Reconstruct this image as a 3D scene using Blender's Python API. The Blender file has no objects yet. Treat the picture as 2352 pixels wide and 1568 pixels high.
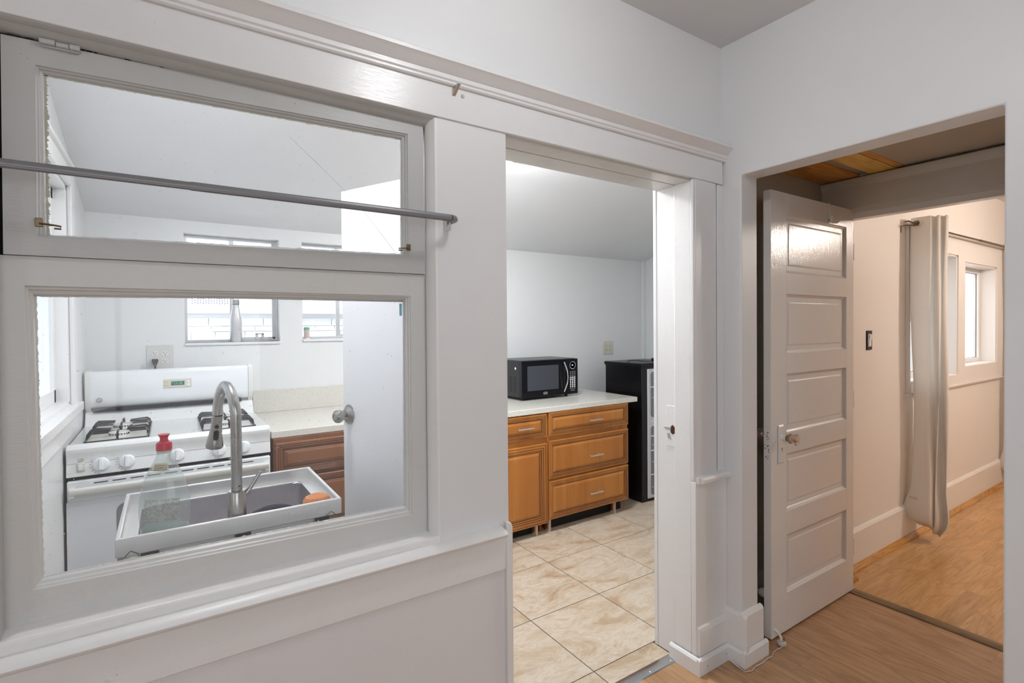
import bpy, bmesh, math, random
from math import pi, sin, cos, radians
from mathutils import Vector, Matrix
random.seed(7)
S = bpy.context.scene
C = S.collection

# ---------------------------------------------------------------- camera
CAMZ = 1.46
def make_camera():
    f, yaw, pitch, roll, cy = 1187.78, .587911, -.011753, -.00752165, 763.40
    fw = Vector((sin(yaw)*cos(pitch), cos(yaw)*cos(pitch), sin(pitch)))
    r = Vector((cos(yaw), -sin(yaw), 0)); u = r.cross(fw)
    r2 = r*cos(roll)+u*sin(roll); u2 = -r*sin(roll)+u*cos(roll)
    cd = bpy.data.cameras.new('camera'); co = bpy.data.objects.new('camera', cd); C.objects.link(co)
    m = Matrix((( r2.x, u2.x, -fw.x, 0), (r2.y, u2.y, -fw.y, 0), (r2.z, u2.z, -fw.z, CAMZ), (0, 0, 0, 1)))
    co.matrix_world = m
    cd.sensor_fit = 'HORIZONTAL'; cd.sensor_width = 36; cd.lens = f/2352*36
    cd.shift_y = (cy-784)/2352
    cd.clip_start = .02; cd.clip_end = 200
    S.camera = co
make_camera()

# ---------------------------------------------------------------- world, sun, lights, exposure
S.view_settings.view_transform = 'Standard'
try: S.view_settings.look = 'None'
except Exception: pass
S.view_settings.gamma = 1; S.view_settings.use_curve_mapping = False
S.view_settings.exposure = 0.0
W = bpy.data.worlds.new('world'); S.world = W; W.use_nodes = True
W.node_tree.nodes['Background'].inputs[0].default_value = (.88, .94, 1, 1)
W.node_tree.nodes['Background'].inputs[1].default_value = 3.2
def light(name, kind, loc, power, color=(1, 1, 1), size=.2, sizey=None, rot=(0, 0, 0), spread=None):
    l = bpy.data.lights.new(name, kind); l.energy = power; l.color = color
    if kind == 'AREA':
        l.shape = 'DISK' if sizey is None else 'RECTANGLE'; l.size = size
        if sizey: l.size_y = sizey
        if spread: l.spread = spread
    elif kind == 'POINT': l.shadow_soft_size = size
    o = bpy.data.objects.new(name, l); C.objects.link(o); o.location = loc; o.rotation_euler = rot
    return o
sun = light('sun', 'SUN', (0, 0, 10), 4.0, (1, .97, .92)); sun.rotation_euler = (radians(32), 0, radians(-15)); sun.data.angle = radians(1)
# sky portals in the windows: they only guide the sampling of the sky
def portal(loc, sx, sy, rot):
    o = light('window_portal', 'AREA', loc, 1, size=sx, sizey=sy, rot=rot); o.data.cycles.is_portal = True
portal((-.35, -2.62, 1.4), 2.3, 1.6, (radians(90), 0, 0))
portal((-2.42, -.85, 1.55), 1.0, 1.4, (radians(90), 0, radians(-90)))
portal((.35, 3.76, 1.68), .52, .6, (radians(-90), 0, 0))
portal((1.0, 3.76, 1.68), .52, .6, (radians(-90), 0, 0))
portal((-.48, 2.4, 1.62), 1.2, .98, (radians(90), 0, radians(-90)))

HALL_W, KITCHEN_W, BED_W = 11, 7, 68     # lamps of the three rooms (placed with their fixtures)

# ---------------------------------------------------------------- helpers
def sl(c):  # srgb 0-255 -> linear
    return tuple(((x/255)/12.92 if x/255 <= .04045 else ((x/255+.055)/1.055)**2.4) for x in c)
def mat(name, col, rough=.5, metal=0, **k):
    m = bpy.data.materials.new(name); m.use_nodes = True
    b = m.node_tree.nodes['Principled BSDF']
    b.inputs['Base Color'].default_value = (*col, 1); b.inputs['Roughness'].default_value = rough; b.inputs['Metallic'].default_value = metal
    for kk, v in k.items(): b.inputs[kk.replace('_', ' ')].default_value = v
    return m
def N(m, t, **k):
    n = m.node_tree.nodes.new(t)
    for a, b in k.items():
        if a.startswith('i_'): n.inputs[a[2:].replace('_', ' ')].default_value = b
        else: setattr(n, a, b)
    return n
def LK(m, a, b): m.node_tree.links.new(a, b)
def coords(m, scale=(1, 1, 1), rot=(0, 0, 0), space='Object'):
    tc = N(m, 'ShaderNodeTexCoord'); mp = N(m, 'ShaderNodeMapping')
    mp.inputs['Scale'].default_value = scale; mp.inputs['Rotation'].default_value = rot
    if space == 'World':
        g = N(m, 'ShaderNodeNewGeometry'); LK(m, g.outputs['Position'], mp.inputs[0])
    else: LK(m, tc.outputs[space], mp.inputs[0])
    return mp.outputs[0]
def noise(m, vec, scale, detail=4, rough=.5, dist=0):
    n = N(m, 'ShaderNodeTexNoise'); n.inputs['Scale'].default_value = scale; n.inputs['Detail'].default_value = detail
    n.inputs['Roughness'].default_value = rough; n.inputs['Distortion'].default_value = dist
    LK(m, vec, n.inputs['Vector']); return n.outputs['Fac']
def ramp(m, fac, stops):
    r = N(m, 'ShaderNodeValToRGB'); e = r.color_ramp.elements
    while len(e) < len(stops): e.new(.5)
    for i, (p, c) in enumerate(stops):
        e[i].position = p; e[i].color = (*c, 1) if len(c) == 3 else c
    LK(m, fac, r.inputs[0]); return r.outputs[0]
def mixc(m, fac, a, b, mode='MIX'):
    n = N(m, 'ShaderNodeMix', data_type='RGBA', blend_type=mode)
    for s, v in ((0, fac), (6, a), (7, b)):
        if hasattr(v, 'is_linked') or isinstance(v, bpy.types.NodeSocket): LK(m, v, n.inputs[s])
        else: n.inputs[s].default_value = v if s == 0 else (*v, 1)
    return n.outputs[2]
def bump(m, h, strength, dist=.002, prev=None):
    n = N(m, 'ShaderNodeBump'); n.inputs['Strength'].default_value = strength; n.inputs['Distance'].default_value = dist
    LK(m, h, n.inputs['Height'])
    if prev: LK(m, prev, n.inputs['Normal'])
    LK(m, n.outputs[0], m.node_tree.nodes['Principled BSDF'].inputs['Normal']); return n.outputs[0]
def bsdf(m): return m.node_tree.nodes['Principled BSDF']

def paint(name, col, rough=.4, speck=0.0, fine=.25, brush=0.0, grime=0.0):
    m = mat(name, col, rough)
    v = coords(m, space='World')
    h = noise(m, v, 160, 3, .6); p = bump(m, h, fine, .0006)
    if brush:
        v2 = coords(m, (3, 3, 26) if brush < .5 else (14, 14, 4), space='World'); h2 = noise(m, v2, 9, 5, .6, .6); p = bump(m, h2, brush, .0016, p)
    c = mixc(m, noise(m, v, 2.3, 5, .6), tuple(x*.965 for x in col), tuple(min(1, x*1.03) for x in col))
    if grime:
        g = ramp(m, noise(m, v, 7, 8, .75), [(.52, (0, 0, 0)), (.78, (1, 1, 1))])
        gm = N(m, 'ShaderNodeMath', operation='MULTIPLY'); LK(m, g, gm.inputs[0]); gm.inputs[1].default_value = grime
        c = mixc(m, gm.outputs[0], c, tuple(a*b for a, b in zip(col, (.62, .58, .50))))
    if speck:
        s = ramp(m, noise(m, v, 120, 2, .5), [(.80-speck*.015, (0, 0, 0)), (.83-speck*.015, (1, 1, 1))])
        c = mixc(m, s, c, (.18, .165, .15))
    LK(m, c, bsdf(m).inputs['Base Color'])
    return m

class MB:
    def __init__(s): s.bm = bmesh.new(); s.mi = 0
    def _f(s, vs):
        try:
            f = s.bm.faces.new(vs); f.material_index = s.mi; return f
        except ValueError: return None
    def hexa(s, p):   # 8 points: bottom 4 ccw, top 4 ccw
        v = [s.bm.verts.new(q) for q in p]
        for a in ((3, 2, 1, 0), (4, 5, 6, 7), (0, 1, 5, 4), (1, 2, 6, 5), (2, 3, 7, 6), (3, 0, 4, 7)): s._f([v[i] for i in a])
        return s
    def box(s, x0, x1, y0, y1, z0, z1):
        return s.hexa([(x0, y0, z0), (x1, y0, z0), (x1, y1, z0), (x0, y1, z0), (x0, y0, z1), (x1, y0, z1), (x1, y1, z1), (x0, y1, z1)])
    def prism(s, pts, ax, c0, c1):
        def P(a, b, c): return {'x': (c, a, b), 'y': (a, c, b), 'z': (a, b, c)}[ax]
        A = [s.bm.verts.new(P(a, b, c0)) for a, b in pts]; B = [s.bm.verts.new(P(a, b, c1)) for a, b in pts]
        n = len(pts); s._f(A); s._f(B[::-1])
        for i in range(n): s._f([A[i], B[i], B[(i+1) % n], A[(i+1) % n]])
        return s
    def qframe(s, o, i, y0, y1):   # ring between two xz quads (bl,br,tr,tl) from y0 to y1
        def ring(q, y): return [s.bm.verts.new((a, y, b)) for a, b in q]
        o0, i0, o1, i1 = ring(o, y0), ring(i, y0), ring(o, y1), ring(i, y1)
        for k in range(4):
            j = (k+1) % 4
            s._f([o0[k], o0[j], i0[j], i0[k]]); s._f([o1[j], o1[k], i1[k], i1[j]])
            s._f([o0[j], o0[k], o1[k], o1[j]]); s._f([i0[k], i0[j], i1[j], i1[k]])
        return s
    def qprofile(s, quads, closed=False):  # list of (quad, y): successive rings bridged
        rs = [[s.bm.verts.new((a, y, b)) for a, b in q] for q, y in quads]
        m = len(rs)
        for t in range(m if closed else m-1):
            A, B = rs[t], rs[(t+1) % m]
            for k in range(4):
                j = (k+1) % 4; s._f([A[k], A[j], B[j], B[k]])
        return s
    def tube(s, pts, r, seg=10, caps=True, closed=False):
        pts = [Vector(p) for p in pts]; n = len(pts); rs = r if isinstance(r, (list, tuple)) else [r]*n
        rings = []; up = None
        for i, p in enumerate(pts):
            if closed: t = (pts[(i+1) % n]-pts[i-1])
            else: t = pts[min(i+1, n-1)]-pts[max(i-1, 0)]
            t.normalize()
            if up is None:
                up = Vector((0, 0, 1)) if abs(t.z) < .9 else Vector((1, 0, 0))
            a = t.cross(up).normalized(); b = a.cross(t).normalized(); up = b
            rings.append([s.bm.verts.new(p+(a*cos(2*pi*k/seg)+b*sin(2*pi*k/seg))*rs[i]) for k in range(seg)])
        for i in range(n if closed else n-1):
            A, B = rings[i], rings[(i+1) % n]
            for k in range(seg): s._f([A[k], A[(k+1) % seg], B[(k+1) % seg], B[k]])
        if caps and not closed: s._f(rings[0][::-1]); s._f(rings[-1])
        return s
    def lathe(s, prof, seg=24, o=(0, 0, 0), ax='z', sx=1, sy=1):   # prof (r,h)
        def P(r, h, t):
            a, b = r*cos(t)*sx, r*sin(t)*sy
            q = {'z': (a, b, h), 'y': (a, h, b), 'x': (h, a, b)}[ax]
            return (q[0]+o[0], q[1]+o[1], q[2]+o[2])
        rings = [[s.bm.verts.new(P(max(r, 1e-5), h, 2*pi*k/seg)) for k in range(seg)] for r, h in prof]
        for A, B in zip(rings, rings[1:]):
            for k in range(seg): s._f([A[k], A[(k+1) % seg], B[(k+1) % seg], B[k]])
        s._f(rings[0][::-1]); s._f(rings[-1]); return s
    def ball(s, c, r, seg=8):
        prof = [(r*sin(pi*i/seg), -r*cos(pi*i/seg)) for i in range(seg+1)]
        return s.lathe(prof, seg+2, c)
    def sheet(s, grid):
        V = [[s.bm.verts.new(p) for p in row] for row in grid]
        for a, b in zip(V, V[1:]):
            for k in range(len(a)-1): s._f([a[k], a[k+1], b[k+1], b[k]])
        return s
def link(name, me, mats, parent=None, loc=None, smooth=True, ang=35, bev=0, seg=2, recalc=True):
    for mm in (mats if isinstance(mats, (list, tuple)) else [mats]): me.materials.append(mm)
    if smooth:
        me.polygons.foreach_set('use_smooth', [True]*len(me.polygons)); me.set_sharp_from_angle(angle=radians(ang))
    o = bpy.data.objects.new(name, me); C.objects.link(o)
    if parent: o.parent = parent
    if loc: o.location = loc
    if bev:
        b = o.modifiers.new('bevel', 'BEVEL'); b.width = bev; b.segments = seg; b.limit_method = 'ANGLE'; b.angle_limit = radians(40)
        b.harden_normals = False
    return o
def obj(name, mb, mats, parent=None, bev=0, smooth=True, ang=35, loc=None, seg=2):
    bmesh.ops.remove_doubles(mb.bm, verts=mb.bm.verts, dist=1e-6)
    bmesh.ops.recalc_face_normals(mb.bm, faces=mb.bm.faces)
    me = bpy.data.meshes.new(name); mb.bm.to_mesh(me); mb.bm.free()
    return link(name, me, mats, parent, loc, smooth, ang, bev, seg)
def bx(name, b, m, parent=None, bev=0, loc=None): return obj(name, MB().box(*b), m, parent, bev, loc=loc)
def tag(o, label=None, cat=None, group=None, kind=None):
    if label: o['label'] = label
    if cat: o['category'] = cat
    if group: o['group'] = group
    if kind: o['kind'] = kind
    return o
def thing(name, loc, label=None, cat=None, rz=0, group=None, kind=None):
    o = bpy.data.objects.new(name, None); o.empty_display_size = .05; C.objects.link(o)
    o.location = loc; o.rotation_euler = (0, 0, rz); return tag(o, label, cat, group, kind)
def struct(name, mb, m, label=None, bev=0, cat=None, parent=None, **k):
    o = obj(name, mb, m, parent, bev, **k)
    if parent is None: tag(o, label, cat, kind='structure')
    return o
def text(name, body, size, m, parent, loc, rot=(0, 0, 0), depth=.0004, mirror=False, align='CENTER'):
    cu = bpy.data.curves.new('t', 'FONT'); cu.body = body; cu.size = size; cu.extrude = depth; cu.align_x = align; cu.align_y = 'CENTER'; cu.resolution_u = 3
    to = bpy.data.objects.new('t', cu); C.objects.link(to)
    dg = bpy.context.evaluated_depsgraph_get(); me = bpy.data.meshes.new_from_object(to.evaluated_get(dg))
    bpy.data.objects.remove(to); bpy.data.curves.remove(cu)
    R = Matrix.Rotation(radians(90), 4, 'X')
    if mirror: me.transform(Matrix.Diagonal((-1, 1, 1, 1)))
    me.transform(R)
    o = link(name, me, m, parent, loc, smooth=False); o.rotation_euler = rot
    return o

# ---------------------------------------------------------------- materials
WHITE = (.80, .80, .81)
m_wall = paint('wall_paint', (.785, .792, .803), .42, .0, .35)
m_wall_rough = paint('wall_paint_textured', (.79, .78, .79), .5, .0, .9)
m_trim = paint('gloss_trim_paint', (.80, .80, .81), .22, .8, .15, .25, .08)
m_trim_soft = paint('trim_paint', (.85, .845, .84), .33, .6, .2, .25, .10)
m_sash_shaded = paint('shaded_sash_paint', (.52, .525, .52), .35, .5, .2, .3, .22)  # sash paint darkened to hold the shade of the window recess
m_sash_lit = paint('lit_sash_paint', (.66, .66, .645), .35, .5, .2, .3, .22)  # same paint kept paler for the stronger light on the lower frame
m_jamb = paint('jamb_paint', (.86, .86, .86), .28, .9, .2, .5, .10)
m_ceil = paint('ceiling_paint', (.70, .70, .71), .6, 0, .3)
m_kwall = paint('kitchen_wall_paint', (.775, .79, .795), .38, 0, .2)
m_kceil = paint('kitchen_ceiling_paint', (.80, .81, .83), .5, 0, .2)
m_bed = paint('bedroom_wall_paint', (.84, .80, .76), .42, 0, .2)
m_bedtrim = paint('bedroom_trim_paint', (.84, .81, .775), .3, 0.2, .2, .2)
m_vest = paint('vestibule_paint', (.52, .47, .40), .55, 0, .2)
m_door5 = paint('panel_door_paint', (.80, .77, .745), .2, .5, .25, .55, .06)
m_door2 = paint('flat_door_paint', (.90, .91, .93), .33, .25, .12)
m_gap = mat('gap_dark', (.012, .011, .010), .9)
m_black = mat('black_plastic', (.008, .008, .009), .3, Specular_IOR_Level=.3)
m_blackg = mat('black_gloss', (.004, .004, .007), .12, Specular_IOR_Level=.22)
m_iron = mat('black_enamel_iron', (.018, .019, .024), .32)
m_chrome = mat('chrome', (.75, .75, .76), .14, 1)
m_nickel = mat('brushed_nickel', (.74, .73, .71), .3, .9)
m_pewter = mat('worn_nickel', (.42, .41, .39), .3, 1)
m_brass = mat('old_brass', (.22, .17, .10), .4, 1)
m_rod = mat('grey_enamelled_rod', (.22, .22, .235), .35, .2)
m_applw = mat('white_appliance_enamel', (.82, .85, .87), .2)
m_applw2 = mat('offwhite_appliance_plastic', (.74, .75, .71), .35)
m_cream = mat('cream_plastic', (.66, .63, .54), .4)
m_whitep = mat('white_plastic', (.82, .82, .82), .35)
m_red = mat('red_plastic', (.55, .015, .05), .3)
m_green = mat('green_plastic', (.10, .42, .25), .4)
m_alu = mat('window_aluminium', (.55, .56, .58), .4, .6)
m_blue = mat('blue_tape', (.25, .58, .74), .6)
m_fridge_w = mat('pale_grey_plastic', (.62, .63, .66), .4)

def speckle(m, base, dark, scale=260, th=.66):
    v = coords(m, space='World')
    c = mixc(m, noise(m, v, 5, 4), base, tuple(x*1.06 for x in base))
    s = ramp(m, noise(m, v, scale, 2, .5), [(th, (0, 0, 0)), (th+.02, (1, 1, 1))])
    LK(m, mixc(m, s, c, dark), bsdf(m).inputs['Base Color'])
m_counter = mat('quartz_counter', (.6, .57, .5), .18); speckle(m_counter, (.68, .665, .61), (.33, .29, .23), 200, .635)
m_stove = mat('speckled_enamel', (.8, .8, .8), .22); speckle(m_stove, (.80, .82, .82), (.42, .41, .40), 330, .715)

def steel(name, col=(.60, .60, .62), rough=.3, blot=.25, stretch=(1, 60, 60)):
    m = mat(name, col, rough, 1)
    v = coords(m, stretch); h = noise(m, v, 8, 3); bump(m, h, .12, .0005)
    v2 = coords(m); n = noise(m, v2, 9, 6, .7)
    LK(m, mixc(m, n, tuple(x*(1-blot) for x in col), tuple(min(1, x*(1+blot)) for x in col)), bsdf(m).inputs['Base Color'])
    r = N(m, 'ShaderNodeMapRange'); LK(m, n, r.inputs[0]); r.inputs[3].default_value = rough*.6; r.inputs[4].default_value = rough*1.5
    LK(m, r.outputs[0], bsdf(m).inputs['Roughness']); return m
m_steel = steel('sink_steel', (.80, .80, .79), .36, .10)
bsdf(m_steel).inputs['Metallic'].default_value = .72
m_basin = steel('basin_steel', (.58, .57, .60), .38, .25)
m_faucet = steel('faucet_steel', (.38, .37, .355), .25, .12, (60, 60, 1))

def wood(name, c1, c2, c3, rough=.3, along='x', scale=1.0, rnd=.25, rings=True, gloss=0):
    m = mat(name, c1, rough)
    sc = {'x': (1.2, 14, 14), 'y': (14, 1.2, 14), 'z': (14, 14, 1.2)}[along]
    tc = N(m, 'ShaderNodeTexCoord'); oi = N(m, 'ShaderNodeObjectInfo')
    add = N(m, 'ShaderNodeVectorMath', operation='MULTIPLY_ADD'); add.inputs[1].default_value = (1, 1, 1)
    sca = N(m, 'ShaderNodeVectorMath', operation='SCALE'); sca.inputs[0].default_value = (37, 19, 53); LK(m, oi.outputs['Random'], sca.inputs['Scale'])
    LK(m, tc.outputs['Object'], add.inputs[0]); LK(m, sca.outputs[0], add.inputs[2])
    mp = N(m, 'ShaderNodeMapping'); mp.inputs['Scale'].default_value = tuple(x*scale for x in sc); LK(m, add.outputs[0], mp.inputs[0])
    v = mp.outputs[0]
    n1 = noise(m, v, 1.3, 6, .6, 1.2); n2 = noise(m, v, 6, 4, .7, .3)
    c = mixc(m, ramp(m, n1, [(.38, (0, 0, 0)), (.60, (1, 1, 1))]), c1, c2)
    c = mixc(m, ramp(m, n2, [(.48, (0, 0, 0)), (.75, (1, 1, 1))]), c, c3)
    if rings:
        mp2 = N(m, 'ShaderNodeMapping'); mp2.inputs['Scale'].default_value = tuple((1.1 if x < 5 else 5.5)*scale for x in sc); LK(m, add.outputs[0], mp2.inputs[0])
        base = noise(m, mp2.outputs[0], 1.0, 2, .4, .4)
        mul = N(m, 'ShaderNodeMath', operation='MULTIPLY'); LK(m, base, mul.inputs[0]); mul.inputs[1].default_value = 60
        sn = N(m, 'ShaderNodeMath', operation='SINE'); LK(m, mul.outputs[0], sn.inputs[0])
        rr = ramp(m, sn.outputs[0], [(.35, (0, 0, 0)), (1, (.4, .4, .4))])
        c = mixc(m, rr, c, c3)
    hv = N(m, 'ShaderNodeHueSaturation'); mr = N(m, 'ShaderNodeMapRange'); LK(m, oi.outputs['Random'], mr.inputs[0])
    mr.inputs[3].default_value = 1-rnd; mr.inputs[4].default_value = 1+rnd*.6
    LK(m, mr.outputs[0], hv.inputs['Value']); LK(m, c, hv.inputs['Color']); LK(m, hv.outputs[0], bsdf(m).inputs['Base Color'])
    bump(m, n2, .06, .001); return m
m_floor = wood('hall_laminate', (.47, .27, .135), (.56, .34, .185), (.31, .16, .075), .38, 'y', .8, .08)
m_bedfloor = wood('bedroom_laminate', (.54, .30, .115), (.64, .39, .17), (.42, .21, .07), .28, 'x', .9, .13)
m_cab = wood('honey_maple', (.44, .158, .030), (.52, .205, .044), (.36, .122, .022), .28, 'z', .12, .04, False)
m_cab_shaded = wood('shaded_maple', (.21, .088, .042), (.25, .11, .055), (.17, .068, .033), .32, 'z', .12, .05, False)  # maple darkened to hold its shade and the dirty pane in front
m_glaze = mat('dark_glaze', (.045, .014, .004), .4)
m_glaze2 = mat('dark_red_glaze', (.035, .010, .010), .35)
m_pine = wood('new_pine', (.85, .42, .09), (.95, .55, .15), (.60, .23, .04), .5, 'x', .8, .12)
m_pine2 = wood('yellow_pine', (.98, .62, .13), (1, .72, .22), (.80, .42, .08), .5, 'x', .8, .05)
m_oaktrim = wood('varnished_oak', (.50, .23, .05), (.60, .32, .09), (.33, .13, .03), .25, 'x', 1, .1)
m_threshold = wood('worn_threshold', (.17, .11, .05), (.36, .20, .07), (.08, .06, .04), .4, 'y', 1, .05)
m_ply = mat('raw_plywood', (.62, .45, .32), .7)

def tile_mat():
    m = mat('travertine_tile', (.5, .4, .3), .3)
    tc = N(m, 'ShaderNodeTexCoord'); oi = N(m, 'ShaderNodeObjectInfo')
    sca = N(m, 'ShaderNodeVectorMath', operation='SCALE'); sca.inputs[0].default_value = (31, 17, 5); LK(m, oi.outputs['Random'], sca.inputs['Scale'])
    add = N(m, 'ShaderNodeVectorMath', operation='ADD'); LK(m, tc.outputs['Object'], add.inputs[0]); LK(m, sca.outputs[0], add.inputs[1])
    mp = N(m, 'ShaderNodeMapping'); mp.inputs['Scale'].default_value = (1, 1.9, 1); mp.inputs['Rotation'].default_value = (0, 0, .5); LK(m, add.outputs[0], mp.inputs[0])
    a = noise(m, mp.outputs[0], 3.6, 8, .68, 1.1); b = noise(m, mp.outputs[0], 15, 6, .75, 1.5)
    c = ramp(m, a, [(.30, sl((176, 143, 110))), (.44, sl((205, 187, 163))), (.58, sl((219, 207, 190))), (.72, sl((192, 163, 130)))])
    c = mixc(m, ramp(m, b, [(.45, (0, 0, 0)), (.85, (.7, .7, .7))]), c, sl((176, 146, 114)))
    LK(m, c, bsdf(m).inputs['Base Color']); bump(m, b, .05, .001); return m
m_tile = tile_mat()
m_grout = mat('tile_grout', (.085, .075, .065), .9)

def glass(name, dirt=.0, edge=None, tint=(1, 1, 1), ior=1.3):
    m = bpy.data.materials.new(name); m.use_nodes = True; nt = m.node_tree; nt.nodes.remove(bsdf(m)); out = nt.nodes['Material Output']
    tr = N(m, 'ShaderNodeBsdfTransparent'); tr.inputs[0].default_value = (*tint, 1); gl = N(m, 'ShaderNodeBsdfGlossy'); gl.inputs['Roughness'].default_value = .02
    fr = N(m, 'ShaderNodeFresnel'); gg = N(m, 'ShaderNodeNewGeometry'); mr_ = N(m, 'ShaderNodeMapRange'); LK(m, gg.outputs['Backfacing'], mr_.inputs[0]); mr_.inputs[3].default_value = ior; mr_.inputs[4].default_value = 1/ior; LK(m, mr_.outputs[0], fr.inputs[0])
    mx = N(m, 'ShaderNodeMixShader'); LK(m, fr.outputs[0], mx.inputs[0]); LK(m, tr.outputs[0], mx.inputs[1]); LK(m, gl.outputs[0], mx.inputs[2]); last = mx.outputs[0]
    df = N(m, 'ShaderNodeBsdfDiffuse'); df.inputs[0].default_value = (.82, .84, .87, 1)
    if dirt:
        v = coords(m); s = ramp(m, noise(m, v, 190, 1, .5), [(.765, (0, 0, 0)), (.79, (.8, .8, .8))])
        v2 = coords(m, (1, 1, 1)); haze = ramp(m, noise(m, v2, 3, 6, .6), [(.3, (dirt*.4,)*3), (.8, (dirt,)*3)])
        ad = N(m, 'ShaderNodeMath', operation='ADD', use_clamp=True); LK(m, s, ad.inputs[0]); LK(m, haze, ad.inputs[1])
        m2 = N(m, 'ShaderNodeMixShader'); LK(m, ad.outputs[0], m2.inputs[0]); LK(m, last, m2.inputs[1]); LK(m, df.outputs[0], m2.inputs[2]); last = m2.outputs[0]
    LK(m, last, out.inputs[0]); return m
m_pane = glass('old_window_glass', .05)
m_pane_clean = glass('clear_glass', .0)
m_shelfglass = glass('smoky_glass', .05, tint=(.62, .64, .70))
def frosted():
    m = bpy.data.materials.new('frosted_glass'); m.use_nodes = True; m.node_tree.nodes.remove(bsdf(m)); out = m.node_tree.nodes['Material Output']
    t = N(m, 'ShaderNodeBsdfTranslucent'); t.inputs[0].default_value = (.72, .74, .78, 1); d = N(m, 'ShaderNodeBsdfDiffuse'); d.inputs[0].default_value = (.8, .82, .85, 1)
    v = coords(m, (6, 6, .6)); n = ramp(m, noise(m, v, 3, 5, .6), [(.35, (.15, .15, .15)), (.7, (.40, .40, .40))])
    mx = N(m, 'ShaderNodeMixShader'); LK(m, n, mx.inputs[0]); LK(m, t.outputs[0], mx.inputs[1]); LK(m, d.outputs[0], mx.inputs[2]); LK(m, mx.outputs[0], out.inputs[0]); return m
m_frost = frosted()
m_bottle = glass('thin_clear_plastic', .26, tint=(.93, .965, .95), ior=1.6)
m_liquid = glass('pale_green_soap', .12, tint=(.72, .90, .82))
m_crystal = mat('cut_glass', (.95, .86, .78), .03, 0, Transmission_Weight=.85, IOR=1.5)
def emit(name, col, s):
    m = bpy.data.materials.new(name); m.use_nodes = True; b = bsdf(m)
    b.inputs['Base Color'].default_value = (0, 0, 0, 1); b.inputs['Emission Color'].default_value = (*col, 1); b.inputs['Emission Strength'].default_value = s; return m
m_led = emit('clock_digits', (.10, .75, .45), .8)
m_ledblue = emit('blue_digits', (.35, .45, 1), 3)
m_lamp = emit('lamp_diffuser', (1, .98, .95), 1.1)
m_lampwarm = emit('warm_lamp_diffuser', (1, .72, .45), 6)
def fabric():
    m = mat('cotton_curtain', (.93, .91, .88), .85); v = coords(m)
    w1 = N(m, 'ShaderNodeTexWave'); w1.inputs['Scale'].default_value = 260; LK(m, coords(m, (1, 1, 1)), w1.inputs[0]); bump(m, w1.outputs[1], .12, .0004)
    b = bsdf(m); out = m.node_tree.nodes['Material Output']; tl = N(m, 'ShaderNodeBsdfTranslucent'); tl.inputs[0].default_value = (.95, .93, .90, 1)
    mx = N(m, 'ShaderNodeMixShader'); mx.inputs[0].default_value = .45; LK(m, b.outputs[0], mx.inputs[1]); LK(m, tl.outputs[0], mx.inputs[2]); LK(m, mx.outputs[0], out.inputs[0]); return m
m_curtain = fabric()
m_scrub = mat('orange_scrubber', (.98, .40, .17), .9); bump(m_scrub, noise(m_scrub, coords(m_scrub), 90, 4, .8), 1, .01)
m_scrubd = mat('navy_scrubber', (.02, .022, .05), .8); bump(m_scrubd, noise(m_scrubd, coords(m_scrubd), 90, 4, .8), 1, .01)
m_outer = paint('exterior_white_paint', (.80, .81, .83), .8, 0, .5)
m_stonew = paint('white_ledgestone', (.80, .81, .82), .8, 0, .9)
m_ground = mat('outside_concrete', (.45, .45, .44), .9)
# ================================================================ SETTING
A = 1.385      # face of the partition between hall and kitchen
K0 = 1.585     # its kitchen face
BX = 2.05      # face of the right-hand wall
VX = 2.17      # its back
TX = 3.09      # bedroom threshold wall
KB = 3.62      # kitchen back wall
KL = -.365     # kitchen left wall
w = MB()
w.box(-2.4, -.28, A+.012, K0, 0, 2.72)
w.box(-.28, .904, A+.012, K0, 0, .845)
w.box(.66, .904, A, K0, .80, 2.078)
w.box(-.28, 2.05, A+.012, K0, 2.0785, 2.72)
w.box(1.848, 2.06, A+.012, K0, 0, 2.0785); w.box(2.06, 2.168, 1.451, K0, 0, 2.72)
struct('wall_partition', w, m_wall)
w = MB(); w.box(-2.4, .885, A-.003, A+.012, 0, .69)
struct('wall_dado', w, m_wall_rough)
w = MB()
w.prism([(-2.6, 0), (.464, 0), (.464, 2.101), (1.30, 2.101), (1.30, 0), (1.45, 0), (1.45, 2.72), (-2.6, 2.72)], 'x', BX, VX)
struct('wall_right', w, m_wall, bev=.006)
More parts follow.
